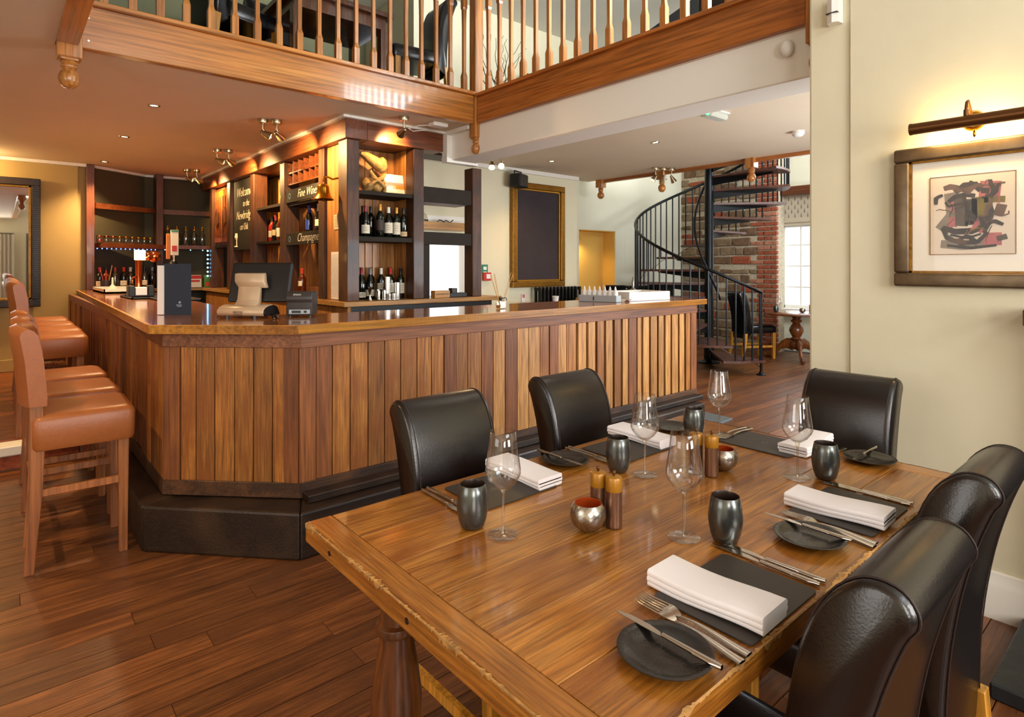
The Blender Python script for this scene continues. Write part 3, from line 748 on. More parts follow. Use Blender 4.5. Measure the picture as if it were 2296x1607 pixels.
prof = [(.03, 0), (.038, .03), (.036, .07), (.028, .085), (.04, .10), (.042, .115), (.03, .13), (.034, .15), (.052, .22), (.060, .30), (.058, .38), (.048, .46), (.040, .50), (.039, .525), (.047, .53), (.05, .54), (.047, .55), (.038, .555), (.036, .60)]
for lx in (TX0+.145, TX1-.145):
    for ly in (TY0+.16, TY1-.175):
        wp(MB().lathe(prof, 28, (lx, ly, 0)).box(lx-.042, lx+.042, ly-.042, ly+.042, .60, .715), 'leg', M['leg'], tb, smooth=40)
for lx in (TX0+.145, TX1-.145): wp(MB().box(lx-.025, lx+.025, TY0+.16, TY1-.175, .075, .125), 'stretcher', M['leg'], tb, bevel=.003)
wp(MB().box(TX0+.145, TX1-.145, .90, .95, .08, .12), 'stretcher', M['leg'], tb, bevel=.003)
for ly in (TY0+.16, TY1-.175): wp(MB().box(TX0+.19, TX1-.19, ly-.011, ly+.011, .625, .7145), 'apron', M['leg'], tb)

# ------------------------------------------------------------------ leather dining chairs
def make_chair(lm, wl):
    t = thing('dining_chair', 'x', 'chair'); w = .160
    pro = [(-.150, .36), (-.152, .50), (-.160, .62), (-.174, .74), (-.196, .84), (-.226, .905), (-.262, .942), (-.292, .952), (-.320, .946), (-.336, .926), (-.337, .905), (-.322, .878), (-.296, .80), (-.272, .70), (-.254, .58), (-.245, .46), (-.240, .30), (-.215, .295), (-.18, .32)]
    P_ = pro; pro = []
    for i in range(len(P_)):
        p0, p1, p2, p3 = P_[i-1], P_[i], P_[(i+1) % len(P_)], P_[(i+2) % len(P_)]
        for q in (0, .34, .67):
            pro.append(tuple(.5*(2*p1[k] + (p2[k]-p0[k])*q + (2*p0[k]-5*p1[k]+4*p2[k]-p3[k])*q*q + (3*p1[k]-p0[k]-3*p2[k]+p3[k])*q**3) for k in (0, 1)))
    m = MB(); rings = []
    for x, s in ((-w, .90), (-w+.006, .975), (-w+.022, 1.0), (w-.022, 1.0), (w-.006, .975), (w, .90)):
        ring = []
        for i, (y, z) in enumerate(pro):
            a, b, c = pro[i-1], pro[i], pro[(i+1) % len(pro)]
            tx, tz = c[0]-a[0], c[1]-a[1]; L_ = math.hypot(tx, tz); nx, nz = -tz/L_, tx/L_
            k = (1-s)*.10
            ring.append((x, y + nx*k, z + nz*k))
        rings.append(ring)
    # orientation check: outline runs front-bottom -> top -> rear, so the left normal points inwards
    b = m.loft(rings).build('backrest', lm, t, smooth=50)
    for sx in (-1, 1):       # stitched seams along both edges
        for off in (0,):
            MB().tube([(sx*(w-.016), y + .0006, z) for y, z in pro[:12]] + [(sx*(w-.016), y, z+.0008) for y, z in pro[12:27]] + [(sx*(w-.016), y-.0008, z) for y, z in pro[27:49]], .0016, 5).build('seam', flat('seam_thread', '#2c1c18', .6) if 'seam_thread' not in bpy.data.materials else bpy.data.materials['seam_thread'], b)
    m = MB(); rings = []
    for z, g in ((.365, 0), (.38, .006), (.445, .008), (.465, -.002), (.475, -.03)):
        x1, y0, y1, r = w+.012+g, -.165, .215+g, .03; ring = []
        for cx, cy, a0 in ((x1-r, y1-r, 0), (-x1+r, y1-r, 90), (-x1+r, y0+r, 180), (x1-r, y0+r, 270)):
            for k in range(4):
                a = math.radians(a0+30*k); ring.append((cx+r*math.cos(a), cy+r*math.sin(a), z))
        rings.append(ring)
    m.loft(rings).build('seat', lm, t, smooth=50)
    for sx in (-1, 1):
        m = MB(); m.loft([[(sx*.155+dx*q, .18+dy*q, z) for dx, dy in ((-1,-1),(1,-1),(1,1),(-1,1))] for q, z in ((.016, 0), (.021, .37))]); m.build('leg', wl, t, bevel=.002)
        m = MB(); m.loft([[(sx*.15+dx*.019, y+dy*q, z) for dx, dy in ((-1,-1),(1,-1),(1,1),(-1,1))] for y, q, z in ((-.285, .017, 0), (-.25, .02, .20), (-.235, .022, .36))]); m.build('leg', wl, t, bevel=.002)
        MB().box(sx*.15-.01, sx*.15+.01, -.25, .18, .16, .19).build('stretcher', wl, t)
    return t
ch0 = make_chair(M['leather'], M['chairleg'])
CH = [(1.085, 1.335, PI, 'dark leather dining chair on the bar side, left one, behind the wine glass and tumbler'),
      (1.680, 1.345, PI, 'dark leather dining chair on the bar side, right one, in front of the pale planks'),
      (2.235, .895, PI/2, 'dark leather dining chair at the far head of the table against the cream wall'),
      (1.035, .575, 0, 'closest dark leather dining chair with rolled stitched top, bottom right foreground'),
      (1.635, .595, 0, 'dark leather dining chair beside the slate hearth, second on the near side')]
for i, (x, y, r, lab) in enumerate(CH):
    o = ch0 if i == 0 else dup(ch0, (0, 0, 0)); o.location = (x, y, 0); o.rotation_euler = (0, 0, r); tag(o, lab, 'chair', 'dark leather chairs round the dining table')

# ------------------------------------------------------------------ tableware
T = TZ + .0012
def lat(name, prof, mat, par, n=36, sm=60): return MB().lathe(prof, n).build(name, mat, par, smooth=sm)
def mk_glass():
    t = thing('wine_glass', 'x', 'glass')
    b = [(.0001, .1015), (.006, .102), (.014, .1055), (.027, .116), (.0375, .131), (.0410, .141), (.0405, .150), (.037, .175), (.0325, .205), (.0295, .235), (.0287, .2355), (.0315, .205), (.036, .175), (.0395, .150), (.040, .141), (.0365, .132), (.026, .1175), (.013, .1075), (.0001, .106)]
    lat('bowl', b, M['glass'], t, 40)
    lat('stem', [(.0001, .004), (.006, .0045), (.0042, .010), (.0034, .020), (.0032, .06), (.0036, .085), (.0052, .096), (.0075, .102)], M['glass2'], t, 16)
    lat('foot', [(.0001, 0), (.034, 0), (.0355, .001), (.034, .002), (.015, .0038), (.0001, .006)], M['glass'], t, 40)
    return t
def mk_tumbler():
    t = thing('tumbler', 'x', 'tumbler')
    lat('body', [(.0001, 0), (.021, 0), (.027, .004), (.0325, .02), (.0365, .042), (.0372, .055), (.0345, .08), (.0300, .101), (.0295, .1015)], M['tumbler'], t)
    lat('inside', [(.0294, .1015), (.0288, .1005), (.033, .08), (.0355, .055), (.030, .02), (.0001, .008)], M['tumbler_in'], t)
    return t
def mk_plate():
    t = thing('side_plate', 'x', 'plate')
    lat('dish', [(.0001, 0), (.036, 0), (.044, .003), (.066, .011), (.0735, .0145), (.0742, .0158), (.072, .0165), (.062, .0125), (.040, .0062), (.030, .0072), (.012, .0062), (.0001, .0058)], M['plate'], t, 48)
    return t
def blade(m, L_, w, t=.0012):      # knife lying along +y from the handle end (0) to the tip
    hl = L_*.52; n = 10; r = []
    for i in range(n+1):
        s = i/n; y = s*hl; ww = .0045 + .0022*(1-s)**1.5 if s > .02 else .004; hh = .0032 + .0012*(1-s)
        r.append([(ww*math.cos(a), y, .0045 + hh*math.sin(a)) for a in [2*PI*k/8 for k in range(8)]])
    m.loft(r)
    out = [(-.0045, hl), (-.005, hl+.01), (-.005, L_-.012), (-.001, L_), (w-.006, L_-.03), (w-.005, hl+.03), (.004, hl+.006)]
    k = len(m.v); m.prism(out, .003, .003+t); return m
def mk_knife(L_, w, name='table_knife'):
    t = thing(name, 'x', 'knife'); hl = L_*.52
    a = MB(); blade(a, L_, w); q = len(a.v) - 14
    h = MB(); h.v = a.v[:q]; h.f = [f for f in a.f if max(f) < q]; h.build('handle', M['cutlery'], t, smooth=60)
    b = MB(); b.v = a.v[q:]; b.f = [tuple(i-q for i in f) for f in a.f if min(f) >= q]; b.build('blade', M['cutlery'], t)
    return t
def mk_fork(L_):
    t = thing('table_fork', 'x', 'fork'); hl = L_*.60; r = []
    for i in range(13):
        s = i/12; y = s*hl; ww = .0062*(1-s)**.8 + .0028; z = .0045 + .006*math.sin(s*PI)*s
        r.append([(ww*math.cos(a), y, z + .0021*math.sin(a)) for a in [2*PI*k/8 for k in range(8)]])
    MB().loft(r).build('handle', M['cutlery'], t, smooth=60)
    m = MB(); y0, y1 = hl, L_*.74; vs = []
    for i in range(7):
        s = i/6; y = y0 + (y1-y0)*s; ww = .0028 + .0098*min(1, s*1.7)**.7; z = .0055 + .0035*math.sin(s*PI*.6)
        vs += [(-ww, y, z), (ww, y, z), (ww, y, z-.0016), (-ww, y, z-.0016)]
    fs = []
    for i in range(6): fs += [tuple(4*i+k for k in (0, 1)) + (4*i+5, 4*i+4), (4*i+1, 4*i+2, 4*i+6, 4*i+5), (4*i+2, 4*i+3, 4*i+7, 4*i+6), (4*i+3, 4*i, 4*i+4, 4*i+7)]
    fs.append((24, 25, 26, 27)); m.add(vs, fs)
    for k in range(4):
        x = -.0108 + .0072*k
        m.tube([(x, y1-.004, .0078), (x, L_*.86, .0062), (x*.92, L_*.95, .0058), (x*.88, L_, .0085)], [.0016, .0017, .0015, .0008], 6)
    m.build('tines', M['cutlery'], t, smooth=60); return t
def mk_napkin():
    t = thing('napkin', 'x', 'napkin'); m = MB()
    def pad(z0, z1, x0, x1, seed):
        r = random.Random(seed); rings = []
        for i in range(9):
            s = i/8; y = -.112 + .224*s; j = .0025*math.sin(6*s+seed); lift = .003*math.sin(s*PI*1.3+seed)
            n = 5; ring = []
            for k in range(n+1): 
                a = -PI/2 + PI*k/n; rr_ = (z1-z0)/2; ring.append((x1+j + rr_*math.cos(a), y, (z0+z1)/2 + rr_*math.sin(a) + lift))
            for k in range(n+1):
                a = PI/2 + PI*k/n; rr_ = (z1-z0)/2; ring.append((x0+j + rr_*.7*math.cos(a), y, (z0+z1)/2 + rr_*math.sin(a) + lift))
            rings.append(ring)
        m.loft(rings)
    pad(.001, .012, -.042, .038, 1.0); pad(.0095, .0205, -.044, .042, 1.3); pad(.017, .031, -.042, .040, 1.6)
    m.build('folded_cloth', M['linen'], t, smooth=55); return t
def mk_mat():
    t = thing('place_mat', 'x', 'place mat'); pts = []
    hw, hd, r = .125, .096, .012
    for cx, cy, a0 in ((hw-r, hd-r, 0), (-hw+r, hd-r, 90), (-hw+r, -hd+r, 180), (hw-r, -hd+r, 270)):
        for k in range(5):
            a = math.radians(a0+22.5*k); pts.append((cx+r*math.cos(a), cy+r*math.sin(a)))
    MB().prism(pts, 0, .003).build('mat', M['mat'], t)
    e = MB(); e.lathe([(.007, .0031), (.0085, .0033), (.010, .0031)], 16, (.0, .0, 0))
    for k in range(3): e.box(.016, .045-.006*k, .006-.006*k, .0075-.006*k, .003, .0033)
    e.build('emblem', flat('mat_emboss', '#4a433d', .35), t); return t
pg, pt, pp, pk, pbk, pf, pn, pm = mk_glass(), mk_tumbler(), mk_plate(), mk_knife(.225, .014), mk_knife(.20, .013, 'butter_knife'), mk_fork(.212), mk_napkin(), mk_mat()
used = set()
def lay(p, x, y, rz, lab, grp, z=T):
    o = p if p.name not in used else dup(p, (0, 0, 0))
    used.add(p.name); o.location = (x, y, z); o.rotation_euler = (0, 0, rz); return tag(o, lab, None, grp)
gg = 'wine glasses on the dining table'
for x, y, lab in ((1.166, .762, 'wine glass nearest the camera, standing left of the big near tumbler'), (.866, 1.038, 'wine glass at the left of the table by the hammered candle bowl'),
                  (1.429, 1.066, 'wine glass in front of the napkin on the bar side, middle of the table'), (1.742, .764, 'wine glass on the right, beside the tumbler near the far head chair'), (1.957, 1.135, 'farthest wine glass, seen against the daylit floor')):
    lay(pg, x, y, 0, lab, gg)
gt = 'metallic grey tumblers on the dining table'
for x, y, lab in ((1.219, .692, 'grey tumbler in the foreground beside the near place mat'), (.838, 1.116, 'grey tumbler at the left edge, next to the left wine glass'), (1.395, 1.137, 'grey tumbler on the bar side behind the pepper mills'),
                  (1.800, .710, 'grey tumbler on the right before the far head chair'), (1.885, 1.192, 'farthest grey tumbler, behind the second pair of mills')):
    lay(pt, x, y, 0, lab, gt)
gp = 'charcoal side plates'
for x, y, lab in ((.784, .547, 'black side plate with a butter knife in the foreground'), (1.36, .570, 'black side plate between the two near place settings'), (2.055, .680, 'black side plate at the far right corner of the table'),
                  (1.33, 1.292, 'black side plate between the two chairs on the bar side'), (1.90, 1.297, 'black side plate at the far left corner of the table')):
    lay(pp, x, y, 0, lab, gp)
gb_ = 'butter knives on side plates'
for x, y, rz, lab in ((.806, .463, 0, 'butter knife across the foreground side plate'), (1.394, .496, 0, 'butter knife across the side plate between near settings'), (2.178, .702, PI/2, 'butter knife on the side plate at the far right corner'), (1.316, 1.402, PI, 'butter knife across the side plate on the bar side')):
    lay(pbk, x, y, rz, lab, gb_, T+.0135)
gm = 'slate grey place mats'
for x, y, rz, lab in ((1.036, .567, 0, 'dark place mat of the nearest setting, emblem side clear'), (1.609, .580, 0, 'dark place mat under a white napkin on the right near side'), (1.992, .985, PI/2, 'dark place mat at the far head of the table'),
                      (1.046, 1.262, PI, 'dark place mat before the left chair on the bar side'), (1.596, 1.260, PI, 'dark place mat before the right chair on the bar side')):
    o = lay(pm, x, y, rz, lab, gm)
gn = 'folded white napkins'
for x, y, rz, lab in ((.980, .580, .02, 'large white folded napkin in the foreground'), (1.563, .588, .03, 'white folded napkin on the right near setting'), (2.05, .868, 1.60, 'white folded napkin at the far head of the table'),
                      (1.146, 1.283, PI+.02, 'white folded napkin behind the left wine glass'), (1.700, 1.284, PI, 'white folded napkin behind the middle wine glass')):
    lay(pn, x, y, rz, lab, gn, T+.0032)
gk = 'pairs of table knives'
for x, y, rz, lab in ((1.181, .476, 0, 'inner table knife of the nearest setting, touching the mat'), (1.203, .474, .02, 'outer table knife of the nearest setting'),
                      (1.752, .486, 0, 'inner table knife of the right near setting'), (1.768, .484, .02, 'outer table knife of the right near setting'),
                      (.886, 1.385, PI, 'inner table knife beside the left bar-side mat'), (.868, 1.38, PI-.02, 'outer table knife beside the left bar-side mat'),
                      (1.447, 1.39, PI, 'inner table knife beside the right bar-side mat'), (1.430, 1.388, PI, 'outer table knife beside the right bar-side mat')):
    lay(pk, x, y, rz, lab, gk)
gf = 'pairs of table forks'
for x, y, rz, lab in ((.885, .462, -.04, 'inner table fork of the nearest setting'), (.860, .460, -.10, 'outer table fork of the nearest setting, by the plate'),
                      (1.452, .466, -.05, 'inner table fork of the right near setting'), (1.432, .464, -.13, 'outer table fork of the right near setting'),
                      (2.128, 1.104, PI/2, 'fork at the far head setting nearest its mat'), (2.126, 1.128, PI/2, 'fork at the far head setting farther from its mat'), (2.13, .782, PI/2, 'fork at the far head setting beside the corner plate'),
                      (1.195, 1.387, PI, 'fork on the bar side beyond the left napkin')):
    lay(pf, x, y, rz, lab, gf)
# hammered candle bowls and mills
def dimples(me_mb, rows, cols, depth): 
    out = []
    for v in me_mb.v:
        a = math.atan2(v[1], v[0]); r = math.hypot(v[0], v[1])
        k = 1 + depth*math.cos(a*cols)*math.cos(v[2]*rows) if r > .02 else 1
        out.append((v[0]*k, v[1]*k, v[2]))
    me_mb.v = out; return me_mb
def mk_bowl():
    t = thing('candle_bowl', 'x', 'bowl')
    pr = [(.0001, 0)] + [(max(.0001, .0415*math.sin(a)), .040-.040*math.cos(a)) for a in [PI*k/40 for k in range(4, 30)]]
    pr = [(r, max(0, z-.002)) for r, z in pr]
    m = dimples(MB().lathe(pr, 72), 620, 18, .012); m.build('shell', M['silver'], t, smooth=70)
    lat('inside', [(.0315, .0635), (.0300, .063), (.036, .05), (.039, .035), (.03, .012), (.0001, .006)], M['orange_in'], t)
    return t
def mk_mill():
    t = thing('pepper_mill', 'x', 'mill')
    pr = [(.0001, 0), (.0185, 0), (.019, .001)] + [(.019, .001+.083*k/26) for k in range(1, 27)]
    dimples(MB().lathe(pr, 60), 900, 15, .02).build('body', M['mill'], t, smooth=70)
    lat('cap', [(.0192, .0842), (.0196, .085), (.0196, .113), (.018, .1165), (.008, .119), (.0001, .119)], M['millcap'], t, 28, 40)
    lat('knob', [(.003, .119), (.0028, .123), (.0045, .1255), (.0048, .128), (.003, .1305), (.0001, .131)], M['brassold'], t, 14)
    return t
b0 = mk_bowl(); tag(b0, 'hammered silver candle bowl with orange inside, foreground one', None, 'hammered candle bowls'); b0.location = (1.03, .928, T)
b1 = dup(b0, (1.643, .940, T), 1, 'hammered silver candle bowl farther along the table', None, 1.0)
m0 = mk_mill(); tag(m0, 'bronze pepper mill with wooden cap in front, touching the near candle bowl', None, 'bronze mills with honey caps'); m0.location = (1.091, .902, T)
dup(m0, (1.086, .946, T), 1, 'bronze salt mill standing just behind the near pepper mill')
dup(m0, (1.571, .935, T), 2, 'bronze pepper mill beside the farther candle bowl')
dup(m0, (1.561, .980, T), 3, 'bronze salt mill behind the farther pepper mill')

# ------------------------------------------------------------------ spiral staircase
SX, SY, SR = 7.66, 4.60, 1.03
ang0 = math.radians(-71 - 40.7); RISE = .19; STEP = math.radians(24.5)
def sp(th, r, z): return (SX + r*math.cos(th), SY + r*math.sin(th), z)
ss = thing('spiral_staircase', 'black iron spiral staircase with dark wooden treads beyond the bar', 'staircase', (SX, SY, 0))
wp(MB().cyl((SX, SY, 0), (SX, SY, 3.75), .062, n=20), 'centre_pole', M['iron'], ss, smooth=40)
wp(MB().lathe([(.15, 0), (.15, .012), (.10, .03), (.07, .05), (.07, .2)], 20, (SX, SY, 0)), 'pole_base', M['iron'], ss, smooth=40)
NT = 15
for k in range(NT):
    a1 = ang0 - STEP*k + .05; a0 = ang0 - STEP*(k+1) - .06; z = .185 + RISE*k
    pts = [sp(a1, .06, 0)[:2]] + [sp(a1 + (a0-a1)*i/5, SR+.02, 0)[:2] for i in range(6)] + [sp(a0, .06, 0)[:2]]
    wp(MB().prism(pts, z-.03, z), 'tread', M['tread'], ss)
    m = MB(); e0, e1 = sp(a1, .06, z-.03), sp(a1, SR*.72, z-.03)
    am = (a0+a1)/2; e0, e1 = Vector(sp(am, .06, z-.03)), Vector(sp(am, SR*.85, z-.03))
    d = (e1-e0).normalized(); n = Vector((-d.y, d.x, 0))*.005
    m.add([e0+n, e0-n, e0-n+Vector((0,0,-.11)), e0+n+Vector((0,0,-.11)), e1+n, e1-n, e1-n+Vector((0,0,-.02)), e1+n+Vector((0,0,-.02))], [(0,1,2,3),(7,6,5,4),(0,4,5,1),(1,5,6,2),(2,6,7,3),(3,7,4,0)])
    wp(m, 'tread_bracket', M['iron'], ss)
def railz(th): return 1.03 + (ang0 - th)/STEP*RISE
for k in range(NT*4):
    th = ang0 - STEP*k/4 - .02; z = .185 + RISE*(k//4)
    wp(MB().cyl(sp(th, SR, z), sp(th, SR, railz(th)), .0105, n=7), 'baluster', M['iron'], ss)
wp(MB().tube([sp(ang0 - STEP*q/4, SR, railz(ang0 - STEP*q/4)+.008) for q in range(0, NT*4+1)], .021, 8), 'handrail', M['iron'], ss, smooth=60)
wp(MB().tube([sp(ang0 + .2 - STEP*q/3, .20, .90 + RISE*q/3) for q in range(0, 32)], .016, 8), 'inner_handrail', M['iron'], ss, smooth=60)
wp(MB().cyl(sp(ang0, SR, 0), sp(ang0, SR, 1.03), .016, n=10).lathe([(.06, 0), (.06, .008), (.03, .02), (.018, .05)], 16, sp(ang0, SR, 0)), 'start_post', M['iron'], ss, smooth=40)
wp(MB().tube([sp(ang0 - STEP*q/4, SR-.02, .10 + RISE*q/4 + .02*math.sin(q*1.6)) for q in range(0, 40)], .004, 5), 'cable', M['black'], ss)
struct('landing', MB().prism([sp(ang0 - STEP*(NT+i), SR+.02, 0)[:2] for i in range(4)][::-1] + [(SX, SY)], 2.80, 2.84), M['tread'])

# ------------------------------------------------------------------ window corner: blind, round table, chair
bl = thing('roman_blind', 'cream roman blind with small tree motif half drawn over the far window', 'blind', (9.62, 4.0, 2.0))
m = MB(); vs = []; fs = []
pf_ = [(9.62, 2.50), (9.62, 2.14), (9.615, 2.10), (9.60, 2.09), (9.60, 2.07), (9.62, 2.06), (9.60, 2.045), (9.60, 2.025), (9.62, 2.02), (9.635, 2.02), (9.635, 2.50)]
wp(m.prism([(a, b) for a, b in pf_], 3.30, 4.47, 'y'), 'cloth', M['fabric'], bl)
mot = MB()
for s, h in ((.9, 0), (.7, .016), (.5, .032), (.3, .047)): mot.prism([(-.016*s, h), (.016*s, h), (0, h+.02)], -.0006, .0006, 'x')
mot.box(-.0006, .0006, -.002, .002, -.012, 0); mme = mot.mesh('motif', flat('motif_grey', '#6f675c', .9))
for i in range(11):
    for j in range(5):
        put('tree_motif', mme, bl, (-.0012, 3.36 - 4.0 + .10*i + (.05 if j % 2 else 0), 2.155 + .068*j - 2.0))
rt = thing('pedestal_table', 'polished mahogany round pedestal table on tripod feet by the far window', 'table', (8.86, 3.90, 0))
MB().lathe([(.0001, .66), (.40, .66), (.43, .672), (.43, .685), (.40, .70), (.0001, .70)], 48).build('table_top', M['mahog'], rt, smooth=40)
MB().lathe([(.07, .16), (.085, .18), (.085, .25), (.055, .28), (.07, .30), (.09, .31), (.055, .335), (.075, .37), (.098, .42), (.095, .46), (.07, .51), (.05, .535), (.075, .56), (.08, .575), (.05, .60), (.07, .63), (.10, .66)], 28).build('pedestal', M['mahog'], rt, smooth=50)
for k in range(3):
    a = math.radians(215 + 120*k); m = MB(); r = []
    for d, z, w, h in ((.05, .22, .030, .09), (.14, .235, .030, .075), (.22, .20, .028, .06), (.28, .12, .026, .055), (.33, .055, .026, .045), (.40, .035, .028, .035), (.45, .04, .03, .038), (.47, .045, .022, .03)):
        c, s = math.cos(a), math.sin(a); ring = []
        for q in range(8):
            t_ = 2*PI*q/8; u = w*math.cos(t_); v = h*math.sin(t_); ring.append((c*d - s*u, s*d + c*u, max(.001, z + v)))
        r.append(ring)
    m.loft(r).build('foot', M['mahog'], rt, smooth=60)
fc = make_chair(M['leather2'], M['chairleg']); tag(fc, 'black leather chair with honey legs by the brick pier behind the stair rail', 'chair')
fc.location = (8.62, 4.42, 0); fc.rotation_euler = (0, 0, math.radians(-118)); fc.scale = (1.12, 1.12, 1.05)
dup(pt, (8.60, 4.08, .701), 0, 'grey tumbler on the round window table', 'small things on the window table')
dup(b0, (8.78, 3.78, .701), 0, 'brassy candle bowl on the round window table', 'small things on the window table')
dup(m0, (8.86, 3.70, .701), 0, 'mill on the round window table', 'small things on the window table')
dup(pg, (8.74, 4.10, .701), 0, 'wine glass on the left of the round window table', 'small things on the window table')
dup(pg, (8.90, 3.62, .701), 0, 'wine glass on the right of the round window table by the pillar', 'small things on the window table')

# ------------------------------------------------------------------ radiators, console, alcove
def radiator(label, x0, x1, y, z0, z1):
    t = thing('radiator', label, 'radiator', ((x0+x1)/2, y, 0)); n = int((x1-x0)/.062)
    for i in range(n):
        x = x0 + (i+.5)*(x1-x0)/n - (x0+x1)/2
        m = MB(); m.lathe([(.001, z0), (.022, z0+.005), (.024, z0+.03), (.019, z0+.05), (.019, z1-.05), (.024, z1-.03), (.022, z1-.005), (.001, z1)], 10, (x, -.045, 0)).lathe([(.001, z0), (.022, z0+.005), (.024, z0+.03), (.019, z0+.05), (.019, z1-.05), (.024, z1-.03), (.022, z1-.005), (.001, z1)], 10, (x, .045, 0))
        m.cbox((x, 0, z1-.03), (.04, .10, .03)).cbox((x, 0, z0+.03), (.04, .10, .03)).cbox((x-.018, -.045, 0), (.01, .02, .06))
        m.build('section', M['radiator'], t, smooth=50)
    for sx in (x0+.06, x1-.06): MB().box(sx-(x0+x1)/2-.02, sx-(x0+x1)/2+.02, -.06, .06, 0, z0+.02).build('foot', M['radiator'], t)
radiator('black cast iron radiator under the tall blackboard', 5.25, 6.05, 5.62, .08, 1.10)
radiator('black cast iron radiator behind the spiral stair against the pale wall', 7.50, 8.80, 6.02, .08, 1.06)
cn_ = thing('service_console', 'wooden service console behind the end of the bar', 'table', (6.1, 5.0, 0))
wp(MB().box(5.62, 6.62, 4.78, 5.28, .925, .965), 'top', M['woodlight'], cn_, bevel=.003)
wp(MB().box(5.66, 6.58, 4.82, 5.24, .78, .925), 'apron', M['leg'], cn_)
for a in (5.68, 6.54):
    for b in (4.84, 5.20): wp(MB().box(a-.025, a+.025, b-.025, b+.025, 0, .78), 'leg', M['leg'], cn_)
def pan(r, h): return [(.0001, 0), (r*.8, 0), (r*.86, .006), (r, h), (r*1.02, h+.002), (r*.98, h+.001), (r*.84, .01), (.0001, .008)]
zz = .966
for r, h, dx, lab in ((.30, .045, 0, 'wide black pan at the bottom of the stack on the console'), (.215, .06, -.02, 'middle black pan of the stack on the console'), (.22, .05, -.04, 'top black pan of the stack on the console')):
    t = thing('black_pan', lab, 'pan', (6.13+dx, 5.03, zz), 0, 'black pans stacked on the console')
    MB().lathe(pan(r*.78, h), 32).build('pan', M['black'], t, smooth=40)
    MB().tube([(r*.78, 0, h-.006), (r*.78+.03, -.03, h), (r*.78+.03, .03, h), (r*.78, .05, h-.006)], .005, 6).build('handle', M['steel'], t)
    zz += h*.75 + .012
pdl = thing('wooden_paddle', 'flat wooden paddle leaning on the service console', 'paddle', (5.52, 4.74, 0))
MB().prism([(-.02, 0), (.02, 0), (.022, .9), (.045, 1.14), (-.01, 1.16)], -.008, .008, 'y').build('paddle', M['woodlight'], pdl)
pdl.rotation_euler = (-.05, .06, 0)
al = thing('alcove_spotlight', 'small brass spotlight lighting the ochre alcove', 'lamp', (6.68, 6.22, 1.78))
MB().lathe([(.001, .075), (.012, .07), (.018, .05), (.038, 0), (.036, 0), (.014, .045), (.001, .05)], 16, (0, 0, 0)).build('shade', M['brass'], al, smooth=50)
MB().tube([(0, 0, .07), (-.02, 0, .10), (-.05, 0, .09)], .008, 8).build('arm', M['brass'], al)
MB().lathe([(.001, .012), (.028, .012)], 14).build('bulb', M['lamp'], al)
light('alcove_lamp', 'SPOT', (6.70, 6.24, 1.77), 14, (1, .72, .36), .03, None, (7.1, 6.32, .9), 120, .8)

# ------------------------------------------------------------------ wall things
def wall_frame(name, lab, cat, x0, x1, z0, z1, y, fw, inner, fmat, depth=.05, lip=None):
    t = thing(name, lab, cat, ((x0+x1)/2, y, z0))
    for a, b, c, d in ((x0, x1, z1-fw, z1), (x0, x1, z0, z0+fw), (x0, x0+fw, z0+fw, z1-fw), (x1-fw, x1, z0+fw, z1-fw)):
        wp(MB().box(a, b, y-depth, y, c, d), 'frame', fmat, t, bevel=.008, seg=2)
    if lip:
        l = fw*.3
        for a, b, c, d in ((x0+fw, x1-fw, z1-fw-l, z1-fw), (x0+fw, x1-fw, z0+fw, z0+fw+l), (x0+fw, x0+fw+l, z0+fw, z1-fw), (x1-fw-l, x1-fw, z0+fw, z1-fw)):
            wp(MB().box(a, b, y-depth*.7, y, c, d), 'inner_frame', lip, t, bevel=.004)
    wp(MB().box(x0+fw*.8, x1-fw*.8, y-.02, y-.002, z0+fw*.8, z1-fw*.8), 'panel', inner, t)
    return t
wall_frame('framed_blackboard', 'tall blank blackboard in an ornate gilt frame', 'blackboard', 4.905, 5.85, 1.10, 2.45, 5.745, .075, M['slatefr'], M['gilt'], .06, flat('gilt_lip', '#b9872e', .35, .8))
wall_frame('wall_mirror', 'tall mirror in a dark ribbed frame with gold inner edge', 'mirror', -.75, .362, .90, 2.39, 8.915, .085, M['mirror'], flat('ribbed_dark_frame', '#2e2014', .5, bump=.8, bscale=30), .05, M['gilt'])
mrb = [o for o in bpy.data.objects if o.name.startswith('wall_mirror')][0]
for k in range(60):
    wp(MB().box(.30, .345, 8.860, 8.866, .92+.0245*k, .935+.0245*k), 'rib', M['black'], mrb)
spk = thing('wall_speaker', 'small black speaker on a bracket high on the blackboard wall', 'speaker', (4.93, 5.62, 2.44))
MB().box(-.115, .115, -.09, .06, -.085, .085).build('cabinet', M['black'], spk, bevel=.02, seg=2)
MB().box(-.10, .10, -.094, -.088, -.07, .07).build('grille', M['dkgrey'], spk, bevel=.002)
MB().tube([(-.09, 0, .085), (-.09, 0, .12), (.09, 0, .12), (.09, 0, .085)], .008, 6).build('bracket', M['black'], spk)
spk.rotation_euler = (0, 0, .35)
sg = thing('safety_sign', 'small green safety sign on the cream wall right of the gantry', 'sign', (4.50, 5.742, 1.337))
MB().box(-.045, .045, -.004, .002, -.055, .055).build('plate', M['sign_green'], sg)
MB().cbox((0, -.005, .01), (.05, .002, .04)).cbox((0, -.005, -.035), (.06, .002, .008)).build('pictogram', M['white'], sg)
sg = thing('fire_alarm_point', 'red fire alarm call point below the green sign', 'alarm', (4.52, 5.74, 1.245))
MB().box(-.06, .06, -.03, .004, -.05, .05).build('box', M['sign_red'], sg, bevel=.004)
MB().box(-.02, .045, -.033, -.029, -.025, .03).build('window', M['white'], sg)
sg = thing('fire_notice', 'small white and red fire notice low on the cream wall', 'sign', (5.13, 5.742, .965))
MB().box(-.03, .03, -.004, .002, -.06, .05).build('plate', M['paper'], sg)
